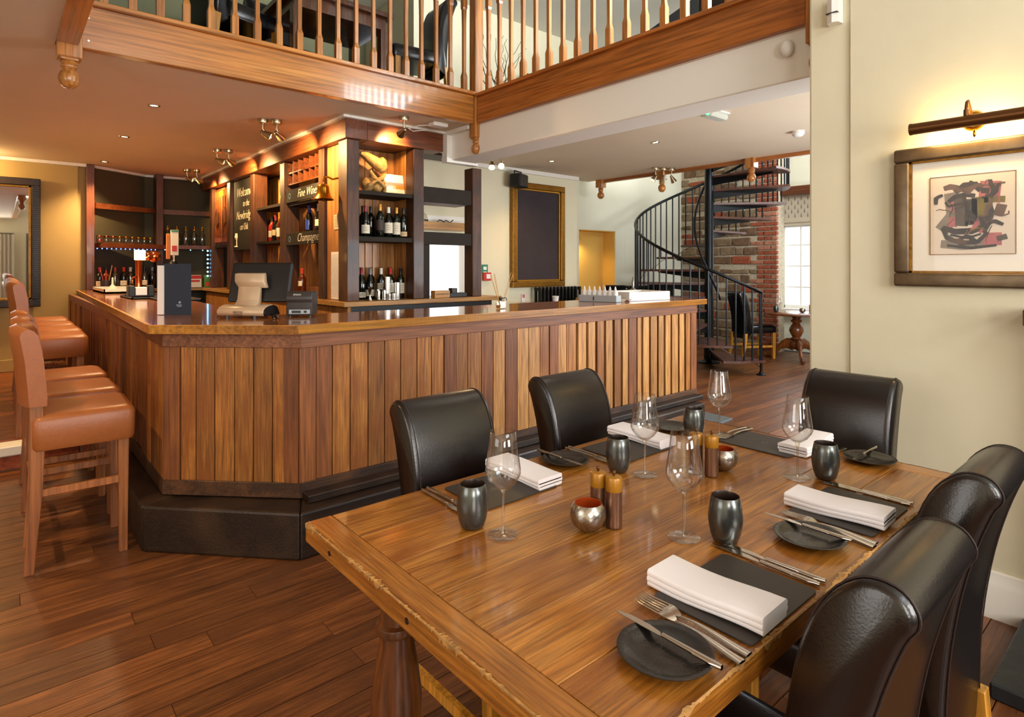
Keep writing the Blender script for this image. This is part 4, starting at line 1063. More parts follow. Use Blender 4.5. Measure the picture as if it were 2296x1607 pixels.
MB().cbox((-.008, -.005, .02), (.012, .002, .04)).cbox((.012, -.005, .02), (.014, .002, .05)).build('pictogram', M['sign_red'], sg)
wn2 = struct('window_2', MB().box(3.62, 3.66, 5.715, 5.75, 1.04, 1.66).box(4.10, 4.145, 5.715, 5.75, 1.04, 1.66).box(3.62, 4.145, 5.715, 5.75, 1.63, 1.68), M['white'])
MB().box(3.66, 4.10, 5.735, 5.748, 1.0, 1.63).build('pane', emis('glowing_hatch_pane', '#fdfcf6', 1.5), wn2)  # bright white hatch panel, its brightness put in as emission
dj = struct('door_1', MB().box(4.15, 4.42, 5.72, 5.75, 0, 1.72), M['white'], bevel=.003)
MB().box(4.20, 4.34, 5.70, 5.722, 1.08, 1.56).build('plate', M['plaster2'], dj); MB().tube([(4.26, 5.70, 1.24), (4.26, 5.67, 1.24), (4.26, 5.67, 1.36), (4.26, 5.70, 1.36)], .008, 6).build('handle', M['iron'], dj)
wsf = thing('wall_shelf', 'short wooden shelf seen through the open gantry bay', 'shelf', (3.9, 5.6, 1.78))
wp(MB().box(3.30, 4.13, 5.54, 5.74, 1.78, 1.865), 'board', M['woodlight'], wsf, bevel=.003)
wp(MB().box(3.30, 4.40, 5.72, 5.748, 1.88, 1.95).box(3.3, 4.40, 5.70, 5.748, 1.90, 1.915), 'moulding', M['white'], wsf)
jug = thing('glass_jug', 'upturned glass jug on the short shelf in the gantry bay', 'jug', (3.52, 5.62, 1.866))
MB().lathe([(.07, 0), (.072, .02), (.06, .07), (.03, .10), (.001, .105)], 20).build('body', M['glass2'], jug, smooth=50)
MB().lathe([(.074, 0), (.074, .02), (.07, .02)], 20).build('rim', M['black'], jug, smooth=50)
jug2 = thing('wire_stand', 'low dark wire stand on the short shelf in the gantry bay', 'stand', (3.85, 5.62, 1.866))
MB().tube([(-.12, 0, .004), (-.08, .02, .03), (-.04, -.02, .006), (0, .02, .03), (.05, 0, .004), (.10, .01, .035)], .006, 6).build('wire', M['black'], jug2)

# painting, its lamp, hearth, mantel
pc = thing('framed_painting', 'abstract ink and wash painting in a silver-brown moulded frame', 'painting', (2.94, .60, 1.285))
FM = flat('silver_bronze_frame', '#7d6a52', .36, .65, noise=.35, nscale=18)
y0, y1, z0, z1 = .328, .872, 1.285, 1.868
for a, b, c, d in ((y0, y1, z1-.058, z1), (y0, y1, z0, z0+.058), (y0, y0+.058, z0+.058, z1-.058), (y1-.058, y1, z0+.058, z1-.058)):
    wp(MB().box(2.912, 2.949, a, b, c, d), 'frame', FM, pc, bevel=.010, seg=3, smooth=60)
i_ = .066
for a, b, c, d in ((y0+.05, y1-.05, z1-i_, z1-.055), (y0+.05, y1-.05, z0+.055, z0+i_), (y0+.055, y0+i_, z0+.055, z1-.055), (y1-i_, y1-.055, z0+.055, z1-.055)):
    wp(MB().box(2.922, 2.946, a, b, c, d), 'gilt_slip', M['gilt'], pc)
wp(MB().box(2.934, 2.945, y0+.04, y1-.04, z0+.04, z1-.04), 'mount', flat('cream_mount', '#efe6d6', .8), pc)
wp(MB().box(2.932, 2.9345, .468, .742, 1.420, 1.735), 'paper', flat('wash_paper', '#dccbb6', .85, noise=.15, nscale=9), pc)
for a, b, c, d in ((.466, .744, 1.735, 1.7375), (.466, .744, 1.4175, 1.420), (.466, .4685, 1.42, 1.735), (.7415, .744, 1.42, 1.735)):
    wp(MB().box(2.931, 2.935, a, b, c, d), 'bevel_line', M['gilt'], pc)
def ribbon(pts, w, x, name, mat):
    m = MB(); vs = []; fs = []; P = [Vector((0, p[0], p[1])) for p in pts]
    for i, p in enumerate(P):
        t_ = ((P[i+1] if i < len(P)-1 else p) - (P[i-1] if i else p)).normalized(); n = Vector((0, -t_.z, t_.y)); ww = w*(.6+.4*math.sin(PI*(i+.5)/len(P)))
        vs += [p+n*ww+Vector((x, 0, 0)), p-n*ww+Vector((x, 0, 0))]
    for i in range(len(P)-1): fs.append((2*i, 2*i+1, 2*i+3, 2*i+2))
    return wp(m.add(vs, fs), name, mat, pc)
wash = lambda n, c: flat('wash_'+n, c, .85, noise=.35, nscale=30)
wk, wg, wo, wpk, wdk, wbr = wash('grey', '#8f8270'), wash('taupe', '#5c5044'), wash('olive', '#7a6a24'), wash('pink', '#b86868'), wash('ink', '#3c332a'), wash('brown', '#6a5040')
def S(u, v): return (.738 - .266*u, 1.425 + .305*v)       # u: left to right, v: bottom to top
def rib(pts, w, d, mat): ribbon([S(*p) for p in pts], w, 2.9318 - .00010*d, 'brush_stroke', mat)
rib([(.12, .30), (.3, .5), (.25, .8)], .03, 0, wk); rib([(.12, .12), (.4, .10), (.75, .12)], .02, 0, wk); rib([(.60, .82), (.85, .80)], .036, 1, wpk); rib([(.78, .55), (.90, .52)], .026, 1, wbr)
rib([(.64, .17), (.86, .17)], .028, 1, wpk); rib([(.22, .42), (.34, .40)], .022, 1, wpk); rib([(.80, .17), (.92, .20)], .012, 2, wg); rib([(.24, .66), (.36, .56)], .02, 2, wpk)
rib([(.36, .72), (.40, .5), (.38, .35)], .026, 3, wg); rib([(.60, .72), (.62, .5), (.58, .36)], .032, 3, wo); rib([(.50, .7), (.50, .36)], .022, 3, wg); rib([(.62, .68), (.9, .67)], .014, 3, wo)
rib([(.62, .80), (.72, .79)], .012, 4, wdk); rib([(.22, .68), (.3, .74), (.42, .76), (.55, .74)], .010, 5, wdk); rib([(.3, .80), (.42, .88), (.55, .88), (.62, .8)], .014, 5, wdk)
rib([(.30, .84), (.44, .82), (.56, .86)], .010, 6, wbr); rib([(.14, .34), (.3, .28), (.5, .28), (.68, .34), (.74, .48)], .013, 6, wdk); rib([(.14, .34), (.2, .2), (.38, .12), (.58, .14), (.7, .26)], .009, 7, wdk)
rib([(.18, .68), (.22, .62), (.34, .64), (.5, .66)], .006, 7, wdk); rib([(.70, .62), (.72, .52), (.68, .42)], .016, 7, wdk); rib([(.24, .24), (.45, .19), (.62, .24)], .005, 8, wdk); rib([(.16, .86), (.24, .88), (.34, .86)], .012, 2, wbr)
rib([(.2, .1), (.5, .06), (.8, .09)], .006, 8, wdk); rib([(.46, .66), (.44, .4)], .005, 8, wdk); rib([(.66, .86), (.9, .88)], .004, 8, wbr); rib([(.82, .88), (.83, .62)], .003, 8, wpk)
rs = random.Random(17)
for q in range(34):
    u, v = rs.uniform(.14, .82), rs.uniform(.08, .88); a = rs.uniform(0, 6.3); pts = [(u, v)]
    for _ in range(5): a += rs.uniform(-.7, .7); u += .05*math.cos(a); v += .05*math.sin(a); pts.append((min(.94, max(.06, u)), min(.93, max(.05, v))))
    rib(pts, rs.choice((.0012, .0018, .003, .008)), 9 + q*.2, rs.choice((wdk, wdk, wbr, wg, wpk if q % 3 else wo)))
wp(MB().box(2.921, 2.9225, y0+.045, y1-.045, z0+.045, z1-.045), 'glazing', glass('picture_glass', '#ffffff', .12), pc)
pl = thing('picture_light', 'long brass-brown picture light on the wall above the painting', 'lamp', (2.83, .60, 1.93))
MB().cyl((0, .185, .0), (0, -.185, 0), .0225, n=24).build('tube_shade', M['brassold'], pl, smooth=40)
for s in (-1, 1): MB().cyl((0, s*.180, 0), (0, s*.187, 0), .0238, n=24).build('end_cap', M['brassold'], pl, smooth=40)
MB().tube([(0, 0, .014), (.0, 0, .05), (.01, 0, .075), (.03, 0, .085), (.06, 0, .06), (.10, 0, .03)], .0055, 8).cyl((0, 0, .02), (0, 0, .045), .0085, n=10).build('arm', M['brassold'], pl, smooth=50)
MB().lathe([(.001, .016), (.02, .015), (.035, .008), (.04, 0), (.04, -.004)], 24, (.114, 0, .02), (-1, 0, 0)).build('back_plate', M['brass'], pl, smooth=50)
MB().lathe([(.001, -.03), (.005, -.025), (.006, -.01), (.003, 0)], 10, (.03, -.02, -.03)).build('drop', M['brass'], pl, smooth=50)
MB().cyl((.021, .15, -.010), (.021, -.15, -.010), .0085, n=12).build('lamp_tube', emis('picture_tube', '#ffc873', 9), pl)
light('picture_glow', 'AREA', (2.872, .60, 1.915), 1.5, (1, .66, .26), .30, .02, (2.95, .60, 1.80))
light('picture_glow_up', 'AREA', (2.872, .60, 1.935), .7, (1, .66, .26), .30, .02, (2.95, .60, 2.02))
he = thing('hearth_slab', 'black slate hearth slab on the floor at the right edge', 'hearth', (2.66, -.2, 0))
hb = MB().box(-.28, .255, -1.2, .645, .0, .052); hb.mesh
hb.build('slab', M['hearth'], he, bevel=.006)
mn = thing('mantel_shelf', 'dark mantel shelf end just entering at the right edge', 'shelf', (2.87, -.3, 1.15))
MB().box(-.09, .075, -1.0, .725, .005, .065).build('shelf', M['gantryx'], mn, bevel=.004)
MB().box(-.03, .075, -.9, .60, -1.10, .005).build('surround', M['hearth'], mn)
pir = thing('motion_sensor', 'white motion sensor high on the cream pillar', 'sensor', (2.94, 1.12, 2.55))
MB().loft([[(-.0 - d, sx*w, z) for d, sx, w in ((-.02, -1, .03), (.022, -1, .024), (.034, 0, 0), (.022, 1, .024), (-.02, 1, .03))] for z, w in ((-.055, .02), (-.04, .03), (.05, .03), (.062, .026))]).build('body', M['pvc_white'], pir, smooth=40)
MB().cbox((-.022, 0, -.012), (.03, .05, .004)).build('lens_slot', M['dkgrey'], pir)
pir2 = thing('motion_sensor', 'small white sensor tucked under the gallery fascia by the pillar', 'sensor', (3.15, 1.44, 2.52))
MB().sphere((0, 0, 0), .035, 14, 10, (1, 1, 1.3)).build('body', M['pvc_white'], pir2, smooth=60)

# ------------------------------------------------------------------ ceiling fittings
def cup(m, c, d):       # lamp cup with its mouth towards d
    d = Vector(d).normalized(); m.lathe([(.001, -.055), (.013, -.053), (.017, -.045), (.019, -.03), (.034, .02), (.038, .042), (.036, .042), (.03, .02)], 18, c, d); return m
def spot(label, x, y, aims, power, warm=(1, .62, .25), two=True, hot=False):
    t = thing('ceiling_spotlight', label, 'spotlight', (x, y, ZC)); wd_ = len(aims)
    for q in range(wd_):
        off = Vector(((q-(wd_-1)/2)*.10, -(q-(wd_-1)/2)*.05, 0))
        MB().lathe([(.001, -.035), (.040, -.035), (.042, -.03), (.042, 0)], 20, off).build('rose', M['chrome'], t, smooth=40)
        MB().tube([off + Vector((0, 0, -.03)), off + Vector((0, 0, -.085)), off + Vector((.01, 0, -.10))], .009, 8).build('stem', M['chrome'], t, smooth=50)
        d = Vector(aims[q]).normalized(); c = off + Vector((0, 0, -.115)) + d*.03
        s = cup(MB(), c, d).build('shade', M['chrome'], t, smooth=50)
        MB().lathe([(.001, .034), (.030, .034)], 16, c, d).build('lamp', M['lamp'] if hot else emis('lamp_soft', '#ffcf8a', 10), s)
        w = Vector((x, y, ZC)) + c + d*.06
        light('spot_beam', 'SPOT', w, power, warm, .02, None, w + d, 95, .7)
    return t
spot('nickel twin spotlight nearest the gantry corner', 1.744, 5.19, [(.62, -.30, -.34), (.7, .5, -.35)], 100)
spot('nickel twin spotlight in the middle of the row along the gantry', 1.81, 6.845, [(.75, -.3, -.28), (.7, .5, -.35)], 100)
spot('nickel twin spotlight farthest along the gantry', 1.875, 8.50, [(.75, -.3, -.28), (.6, .3, -.4)], 70)
spot('nickel single spotlight before the gantry front bay', 2.56, 4.36, [(.10, .80, -.22)], 34)
spot('nickel spotlight shining towards the camera under the white beam end', 4.15, 5.08, [(-.30, -.35, -.55), (-.45, -.45, -.40)], 10, hot=True)
spot('nickel triple spotlight at the stairwell edge', 6.38, 4.47, [(-.5, .2, -.6), (0, .2, -.8), (.5, -.1, -.7)], 5)
for x, y, lab in ((.907, 5.318, 'recessed downlight nearest over the bar flank'), (.91, 6.782, 'recessed downlight second over the bar flank'), (.945, 8.55, 'recessed downlight by the far timber post'), (4.968, 5.053, 'recessed downlight before the blackboard'), (5.009, 3.61, 'recessed downlight in the passage ceiling'), (-.75, 2.6, 'added unseen downlight warming the floor by the stools'), (-.75, 4.3, 'added unseen downlight warming the floor before the brick step')):  # last two are unseen extras, added to warm the floor on the left
    t = thing('downlight', lab, 'downlight', (x, y, ZC), 0, 'recessed ceiling downlights')
    MB().lathe([(.028, -.002), (.03, -.006), (.043, -.005), (.045, 0)], 24).build('bezel', M['chrome'], t, smooth=50)
    MB().lathe([(.001, -.0015), (.028, -.0015)], 20).build('lamp', emis('downlight_face', '#ffe0a8', 18), t)
    light('downlight_beam', 'SPOT', (x, y, ZC-.02), 75 if x < 0 else 120 if x < 2 else 34, (1, .66, .32), .03, None, (x, y, 0), 120, .8)
ex = thing('emergency_light', 'clear emergency exit light with green LED on the passage ceiling', 'light', (4.36, 2.57, ZC), PI/2)
MB().box(-.05, .05, -.13, .13, -.062, -.012).build('diffuser', flat('emergency_diffuser', '#c9cbbf', .35), ex, bevel=.012)
MB().box(-.055, .055, -.145, .145, -.012, -.001).build('tray', M['pvc_white'], ex)
MB().sphere((-.02, .133, -.045), .012, 10, 8).build('led', M['green_led'], ex)
sd = thing('smoke_detector', 'round white smoke detector on the passage ceiling', 'detector', (5.60, 2.45, ZC))
MB().lathe([(.001, -.05), (.03, -.05), (.045, -.04), (.05, -.028), (.055, -.026), (.055, -.018), (.052, -.016), (.055, -.012), (.055, 0)], 24).build('body', M['pvc_white'], sd, smooth=40)
rtx = thing('ceiling_router', 'flat white box with trailing cable under the gallery fascia', 'router', (2.90, 4.36, ZC))
MB().box(-.075, .075, -.05, .05, -.035, -.001).build('case', M['pvc_white'], rtx, bevel=.01, seg=2)
MB().tube([(-.06, .04, -.02), (-.15, .08, -.03), (-.20, .16, -.05), (-.12, .22, -.05), (.0, .18, -.03), (.10, .22, -.02), (.23, .25, -.02)], .004, 6).build('cable', M['pvc_white'], rtx)

light('mirror_lamp', 'POINT', (-.35, 8.62, 2.46), 22, (1, .66, .28), .06)

# ------------------------------------------------------------------ bottles
BP = {'bordeaux': [(.0001, 0), (.034, 0), (.0365, .004), (.0365, .175), (.034, .195), (.022, .215), (.0145, .23), (.0138, .28), (.0152, .283), (.0152, .290), (.0135, .292), (.0001, .292)],
      'burgundy': [(.0001, 0), (.037, 0), (.040, .004), (.040, .145), (.036, .17), (.026, .20), (.016, .235), (.014, .28), (.0152, .283), (.0152, .290), (.0001, .292)],
      'spirit': [(.0001, 0), (.036, 0), (.039, .004), (.039, .165), (.035, .185), (.018, .205), (.0145, .215), (.0145, .255), (.017, .257), (.017, .28), (.0001, .281)],
      'champ': [(.0001, 0), (.039, 0), (.042, .005), (.042, .15), (.037, .185), (.022, .225), (.017, .245), (.0165, .29), (.018, .292), (.018, .30), (.0001, .302)]}
cache = {}
def bottle(lab, x, y, z, kind='bordeaux', body='bgreen', cap='cap_dark', label='label', lz=(.05, .13), s=.92, grp='wine bottles on the gantry', rz=0, capz=None):
    key = (kind, body, cap, label, lz, capz)
    t = thing('wine_bottle' if kind in ('bordeaux', 'burgundy') else ('champagne_bottle' if kind == 'champ' else 'spirit_bottle'), lab, 'bottle', (x, y, z), rz, grp)
    if key not in cache:
        P = BP[kind]; R = max(p[0] for p in P); hz = P[-1][1]; cz = capz or hz*.80
        me = [('body', MB().lathe(P, 18).mesh('body', M[body], smooth=50))]
        neck = [(r+.0012, q) for r, q in P if q >= cz]; neck = [(neck[0][0], cz)] + neck
        me.append(('capsule', MB().lathe(neck, 14).mesh('capsule', M[cap], smooth=50)))
        if label:
            a0 = math.radians(90-115); n = 12; vs = []; fs = []
            for i in range(n+1):
                a = -PI/2 - 1.25 + 2.5*i/n
                for q in lz: vs.append(((R+.0009)*math.cos(a), (R+.0009)*math.sin(a), q))
            for i in range(n): fs.append((2*i, 2*i+2, 2*i+3, 2*i+1))
            me.append(('label', MB().add(vs, fs).mesh('label', M[label], smooth=50)))
            m2 = MB()
            for q in range(3):
                zq = lz[0] + (lz[1]-lz[0])*(.3+.2*q); vs = []
                for i in range(5):
                    a = -PI/2 - .45 + .9*i/4; vs += [((R+.0013)*math.cos(a), (R+.0013)*math.sin(a), zq), ((R+.0013)*math.cos(a), (R+.0013)*math.sin(a), zq+.003)]
                m2.add(vs, [(2*i, 2*i+2, 2*i+3, 2*i+1) for i in range(4)])
            me.append(('label_print', m2.mesh('label_print', M['ink'])))
        cache[key] = me
    parts = {}
    for n_, m_ in cache[key]: parts[n_] = put(n_, m_, parts.get('label') if n_ == 'label_print' else t)
    t.scale = (s, s, s); return t
RZ = -.45
g1 = 'wine bottles on the middle shelf'
for lab, x, y, kind, cap, lb, lz in (
    ('wine bottle with red capsule and cream label, leftmost on the middle shelf', 2.408, 4.75, 'burgundy', 'cap_red', 'label', (.03, .11)),
    ('wine bottle with tall gold capsule and dark label, middle shelf', 2.543, 4.74, 'bordeaux', 'cap_gold', 'label_k', (.06, .15)),
    ('wine bottle with white capsule and big white label, middle shelf', 2.626, 4.74, 'burgundy', 'cap_white', 'label', (.04, .14)),
    ('wine bottle with thin gold capsule and tall cream label, middle shelf', 2.704, 4.735, 'bordeaux', 'cap_gold', 'label', (.03, .145)),
    ('dark wine bottle with low slanted label, second from right on the middle shelf', 2.778, 4.74, 'bordeaux', 'cap_dark', 'label_b', (.015, .06))):
    bottle(lab, x, y, 1.627, kind, 'bgreen', cap, lb, lz, 1.0 if 'tall gold' in lab else .93, g1, RZ)
for lab, x, cap in (('plain dark wine bottle in the back row, middle shelf left', 2.438, 'cap_dark'), ('plain dark wine bottle in the back row beside the tall gold one', 2.515, 'cap_dark'),
                    ('wine bottle with grey capsule in the back row, middle shelf', 2.60, 'cap_grey'), ('plain dark wine bottle in the back row, middle shelf right', 2.705, 'cap_dark'), ('wine bottle with brown capsule at the right end of the middle shelf', 2.785, 'bamber')):
    bottle(lab, x, 4.86, 1.627, 'bordeaux', 'bdark', cap, None, (.04, .1), .95, g1)
g2 = 'wine bottles on the back counter'
for lab, x, y, kind, cap, lb, lz in (
    ('wine bottle with pink-red capsule on the counter, far left', 2.425, 4.82, 'burgundy', 'cap_red', 'label', (.02, .07)),
    ('wine bottle with olive capsule and square label on the counter', 2.510, 4.82, 'burgundy', 'cap_grey', 'label', (.03, .09)),
    ('wine bottle with pale capsule behind the tall steel shaker', 2.622, 4.83, 'bordeaux', 'cap_white', 'label', (.09, .15)),
    ('wine bottle with bright red capsule and white label on the counter', 2.712, 4.82, 'bordeaux', 'sign_red', 'label', (.06, .15)),
    ('wine bottle with long cream label at the right end of the counter', 2.795, 4.78, 'bordeaux', 'cap_dark', 'label', (.05, .15))):
    bottle(lab, x, y, 1.077, kind, 'bgreen', cap, lb, lz, .95, g2, RZ).location.y += .04
for lab, x, cap in (('dark bottle in the counter back row, first', 2.37, 'cap_red'), ('dark bottle in the counter back row with green capsule', 2.47, 'bgreen'), ('dark bottle in the counter back row behind the square label', 2.565, 'cap_dark'), ('dark bottle in the counter back row with crimson capsule', 2.665, 'cap_red'), ('dark bottle in the counter back row by the right post', 2.76, 'bamber')):
    bottle(lab, x, 4.957, 1.077, 'bordeaux', 'bdark', cap, None, (.04, .1), .97, g2)
g3 = 'spirit bottles on the gantry side'
SR_ = -PI/2 - .1
bottle('blue-labelled champagne bottle with blue foil under the Fine Wines sign', 2.33, 5.80, 1.706, 'champ', 'bdark', 'bblue', 'bblue', (.03, .14), .88, g3, SR_, .20)
bottle('champagne bottle with cream foil under the Fine Wines sign', 2.33, 5.56, 1.706, 'champ', 'bdark', 'cap_white', 'label', (.06, .13), .88, g3, SR_, .20)
bottle('red aperitif bottle on the gantry shelf', 2.33, 6.86, 1.649, 'spirit', 'bred', 'cap_dark', 'label', (.05, .12), 1.0, g3, SR_)
bottle('dark vermouth bottle beside the red aperitif', 2.31, 6.68, 1.649, 'spirit', 'bdark', 'cap_red', 'label_b', (.06, .12), 1.02, g3, SR_)
bottle('spirit bottle with yellow cap on the gantry shelf', 2.31, 6.54, 1.649, 'spirit', 'bamber', 'cap_gold', 'label', (.04, .13), 1.05, g3, SR_)
bottle('amber bottle with pink label hidden by the post', 2.31, 6.41, 1.649, 'spirit', 'bamber', 'cap_dark', 'label_r', (.06, .12), .95, g3, SR_)
bottle('amber whisky bottle with red cap on the back counter', 2.30, 5.90, 1.077, 'spirit', 'bamber', 'label_r', 'label', (.10, .15), .98, g3, SR_)
bottle('dark rum bottle with orange label on the small step', 2.42, 5.62, 1.172, 'spirit', 'bamber', 'cap_dark', 'label_r', (.04, .10), 1.0, g3, SR_)
bottle('dark spirit bottle with cream label on the small step by the post', 2.40, 5.46, 1.172, 'spirit', 'bdark', 'cap_dark', 'label', (.04, .07), .85, g3, SR_)
g4 = 'dark bottles in the far corner behind the bar'
for i, (x, y, b, c, lab) in enumerate(((.93, 8.83, 'bdark', 'cap_red', 'by the far timber post'), (1.00, 8.90, 'bamber', 'cap_dark', 'second from the timber post'), (1.10, 8.94, 'bclear', 'cap_red', 'with red top, far corner'), (1.20, 9.0, 'bdark', 'label_r', 'third in the corner row'),
        (1.28, 9.05, 'bclear', 'cap_white', 'with pale top in the corner row'), (1.36, 9.10, 'bgreen', 'cap_dark', 'green, middle of the corner row'), (1.45, 9.14, 'bclear', 'cap_dark', 'clear, beside the copper font'), (1.55, 9.20, 'bdark', 'cap_grey', 'behind the copper font'), (1.75, 9.24, 'bclear', 'cap_grey', 'right of the corner upright'))):
    bottle('small spirit bottle on the low back shelf, ' + lab, x, y, 1.079, 'spirit', b, c, 'label' if i % 3 == 0 else None, (.05, .11), 1.0, g4, -.3)
g5 = 'clear flasks on the far shelf'
for i, x in enumerate((1.742, 1.855, 1.965, 2.072, 2.172)):
    t = thing('swing_top_flask', ('first', 'second', 'third', 'fourth', 'fifth')[i] + ' clear swing-top flask from the corner upright on the far shelf', 'flask', (x, 9.25, 1.662), 0, g5)
    MB().lathe([(.0001, 0), (.036, 0), (.04, .005), (.04, .12), (.034, .15), (.016, .19), (.015, .22)], 18).build('body', M['bclear'], t, smooth=50)
    MB().lathe([(.0165, .215), (.018, .225), (.012, .24), (.006, .245), (.007, .262), (.0001, .265)], 12).build('stopper', M['brass'], t, smooth=50)
    MB().tube([(-.018, 0, .20), (-.022, 0, .235), (.022, 0, .235), (.018, 0, .20)], .002, 5).build('wire', M['brass'], t)
g6 = 'jars and tumblers along the far left shelf'
for i in range(9):
    p = Vector((.935, 8.90, 1.661)).lerp(Vector((1.53, 9.22, 1.661)), i/8)
    t = thing('preserve_jar', ('first', 'second', 'third', 'fourth', 'fifth', 'sixth', 'seventh', 'eighth', 'ninth')[i] + ' small glass jar from the left on the far left shelf', 'jar', p, 0, g6)
    MB().lathe([(.0001, 0), (.03, 0), (.034, .006), (.034, .065), (.03, .075)], 16).build('glass', M['bclear'], t, smooth=50)
    MB().lathe([(.031, .072), (.033, .076), (.033, .09), (.0001, .092)], 16).build('lid', M['copper'] if i < 3 else M['brass'], t, smooth=40)
    if i == 0: MB().lathe([(.0001, .01), (.029, .012), (.029, .045), (.0001, .045)], 14).build('contents', M['bred'], t, smooth=40)

# ------------------------------------------------------------------ things on the gantry
dw = thing('driftwood_carving', 'gnarled driftwood ornament on the top gantry shelf', 'ornament', (2.525, 4.80, 2.019))
rd = random.Random(11); m = MB()
m.sphere((-.055, .02, .075), .062, 14, 10, (1, .8, 1.05)).sphere((.02, 0, .06), .055, 14, 10, (1, .9, 1)).sphere((.06, .01, .10), .045, 14, 10)
m.tube([(-.13, .02, .345), (-.08, .01, .325), (-.02, 0, .285), (.05, 0, .25), (.075, 0, .20)], [.012, .035, .052, .06, .03], 12)
m.tube([(-.10, 0, .01), (-.08, -.04, .06), (-.02, -.05, .10), (.04, -.05, .13), (.08, -.03, .17)], [.018, .02, .016, .02, .014], 8)
m.tube([(.09, 0, .0), (.08, -.03, .06), (.03, -.06, .085), (-.04, -.05, .14), (-.06, -.03, .19)], [.018, .016, .014, .016, .01], 8)
m.sphere((.065, .0, .255), .062, 16, 10, (.85, .7, 1.15))
m.v = [(v[0]+rd.uniform(-.004, .004), v[1]+rd.uniform(-.004, .004), max(.0005, v[2]+rd.uniform(-.004, .004))) for v in m.v]
m.build('carving', flat('driftwood', '#b98e4c', .7, noise=.6, nscale=30, bump=.8, bscale=60), dw, smooth=50)
cdp = thing('landscape_card', 'printed landscape card leaning on the top gantry shelf', 'card', (2.73, 4.80, 2.019))
MB().prism([(0, 0), (.004, 0), (.044, .19), (.04, .19)], -.098, .098, 'x').build('card', flat('card_sky', '#e6d6d0', .6), cdp)
def cardp(z0, z1, x0, x1, mat, nm, d=.001): MB().add([(x0, .04*z0/.19-d, z0), (x1, .04*z0/.19-d, z0), (x1, .04*z1/.19-d, z1), (x0, .04*z1/.19-d, z1)], [(0, 1, 2, 3)]).build(nm, mat, cdp)
cardp(.075, .115, -.098, .098, flat('card_hill', '#a87f74', .6), 'hill'); cardp(.055, .095, -.02, .098, flat('card_field', '#b0792c', .6), 'field', .0015); cardp(0, .055, -.098, .098, flat('card_snow', '#e8ddc4', .6, noise=.3, nscale=40), 'foreground', .0012)
tm = text_mb('GOOD', .035, 0, .0003); tm.xf(frame_M((-.045, .0125, .073), (1, 0, 0), (0, .2, 1))); tm.build('lettering', M['white'], cdp)
tm = text_mb('WALES', .032, 0, .0003); tm.xf(frame_M((-.042, .006, .046), (1, 0, 0), (0, .2, 1))); tm.build('lettering', M['white'], cdp)
bel = thing('ships_bell', 'polished brass ship bell on a bracket beside the gantry post', 'bell', (2.095, 4.905, 1.938))
bel.scale = (1.1,)*3
MB().lathe([(.078, 0), (.080, .004), (.074, .012), (.060, .03), (.050, .055), (.046, .085), (.044, .105), (.036, .118), (.012, .124), (.0001, .125)], 32).build('bell', M['brass'], bel, smooth=60)
MB().lathe([(.072, .002), (.055, .03), (.046, .055), (.04, .10), (.001, .11)], 28).build('bell_inside', M['brassold'], bel, smooth=60)
MB().lathe([(.006, .12), (.009, .13), (.006, .145), (.004, .15)], 10).build('crown', M['brass'], bel, smooth=50)
MB().sphere((0, 0, .0), .014, 10, 8).cyl((0, 0, 0), (0, 0, .10), .004).build('clapper', M['brassold'], bel, smooth=50)
MB().tube([(0, 0, .15), (.0, 0, .175), (.03, -.005, .182), (.07, -.01, .165), (.09, -.012, .17), (.115, -.015, .18), (.122, -.015, .165)], .008, 8).build('bracket', M['brass'], bel, smooth=50)
MB().tube([(.12, -.02, .165), (.118, -.02, .08), (.118, -.02, .02)], .003, 6).build('cord', M['brassold'], bel)
ntc = thing('paper_notice', 'small beige printed notice pinned under the bell', 'notice', (2.232, 4.944, 1.748))
MB().box(-.002, .0015, -.055, .055, -.055, .075).build('sheet', flat('beige_notice', '#b9a68c', .8), ntc)
mm = MB()
for q in range(7): mm.box(-.0026, -.0018, -.045, .04, -.035+.015*q, -.029+.015*q)
mm.build('print', flat('notice_print', '#7d7468', .8), ntc)
lst = thing('paper_list', 'long white typed list pinned low on the matchboard panel', 'notice', (2.232, 4.94, 1.082))
MB().box(-.002, .0015, -.115, .115, 0, .415).build('sheet', M['paper'], lst)
mm = MB(); rl = random.Random(4)
for q in range(34):
    y = -.105
    while y < .09:
        w = rl.uniform(.012, .04); mm.box(-.0026, -.0018, y, min(y+w, .105), .02+.0112*q, .024+.0112*q); y += w + .01
mm.build('print', flat('list_print', '#b3aab2', .8), lst)
gj = thing('glass_plate', 'shiny glass dish standing on edge on the upper gantry shelf', 'dish', (2.36, 6.50, 2.036))
MB().lathe([(.0001, 0), (.06, .004), (.115, .03), (.13, .04), (.128, .044), (.06, .012), (.0001, .008)], 32, (.03, 0, .131), (-1, 0, .25)).build('dish', M['bclear'], gj, smooth=50)
MB().lathe([(.124, .036), (.134, .042), (.130, .048), (.122, .044)], 32, (.03, 0, .131), (-1, 0, .25)).build('rim', M['brass'], gj, smooth=50)
msr = thing('measure_stand', 'stainless bar measures and shaker on a round steel tray', 'bar measures', (2.60, 4.69, 1.0765))
MB().lathe([(.0001, 0), (.108, 0), (.112, .004), (.112, .007), (.0001, .006)], 32).build('tray', M['steel'], msr, smooth=40)
def can(x, y, r, h, nm): MB().lathe([(.0001, .0065), (r, .0065), (r, h), (r*.94, h), (r*.92, .01)], 18, (x, y, 0)).build(nm, M['steel'], msr, smooth=40)
can(.0, .03, .034, .20, 'shaker')
can(.085, .0, .026, .15, 'measure')
for k, (x, y, h) in enumerate(((-.10, 0, .08), (-.06, -.03, .085), (-.03, -.06, .055), (.01, -.07, .058), (.045, -.07, .058), (-.08, .05, .09))): can(x, y, .018, h, 'measure')
jg = thing('jigger', 'tall steel jigger at the left end of the back counter', 'jigger', (2.405, 4.665, 1.0765))
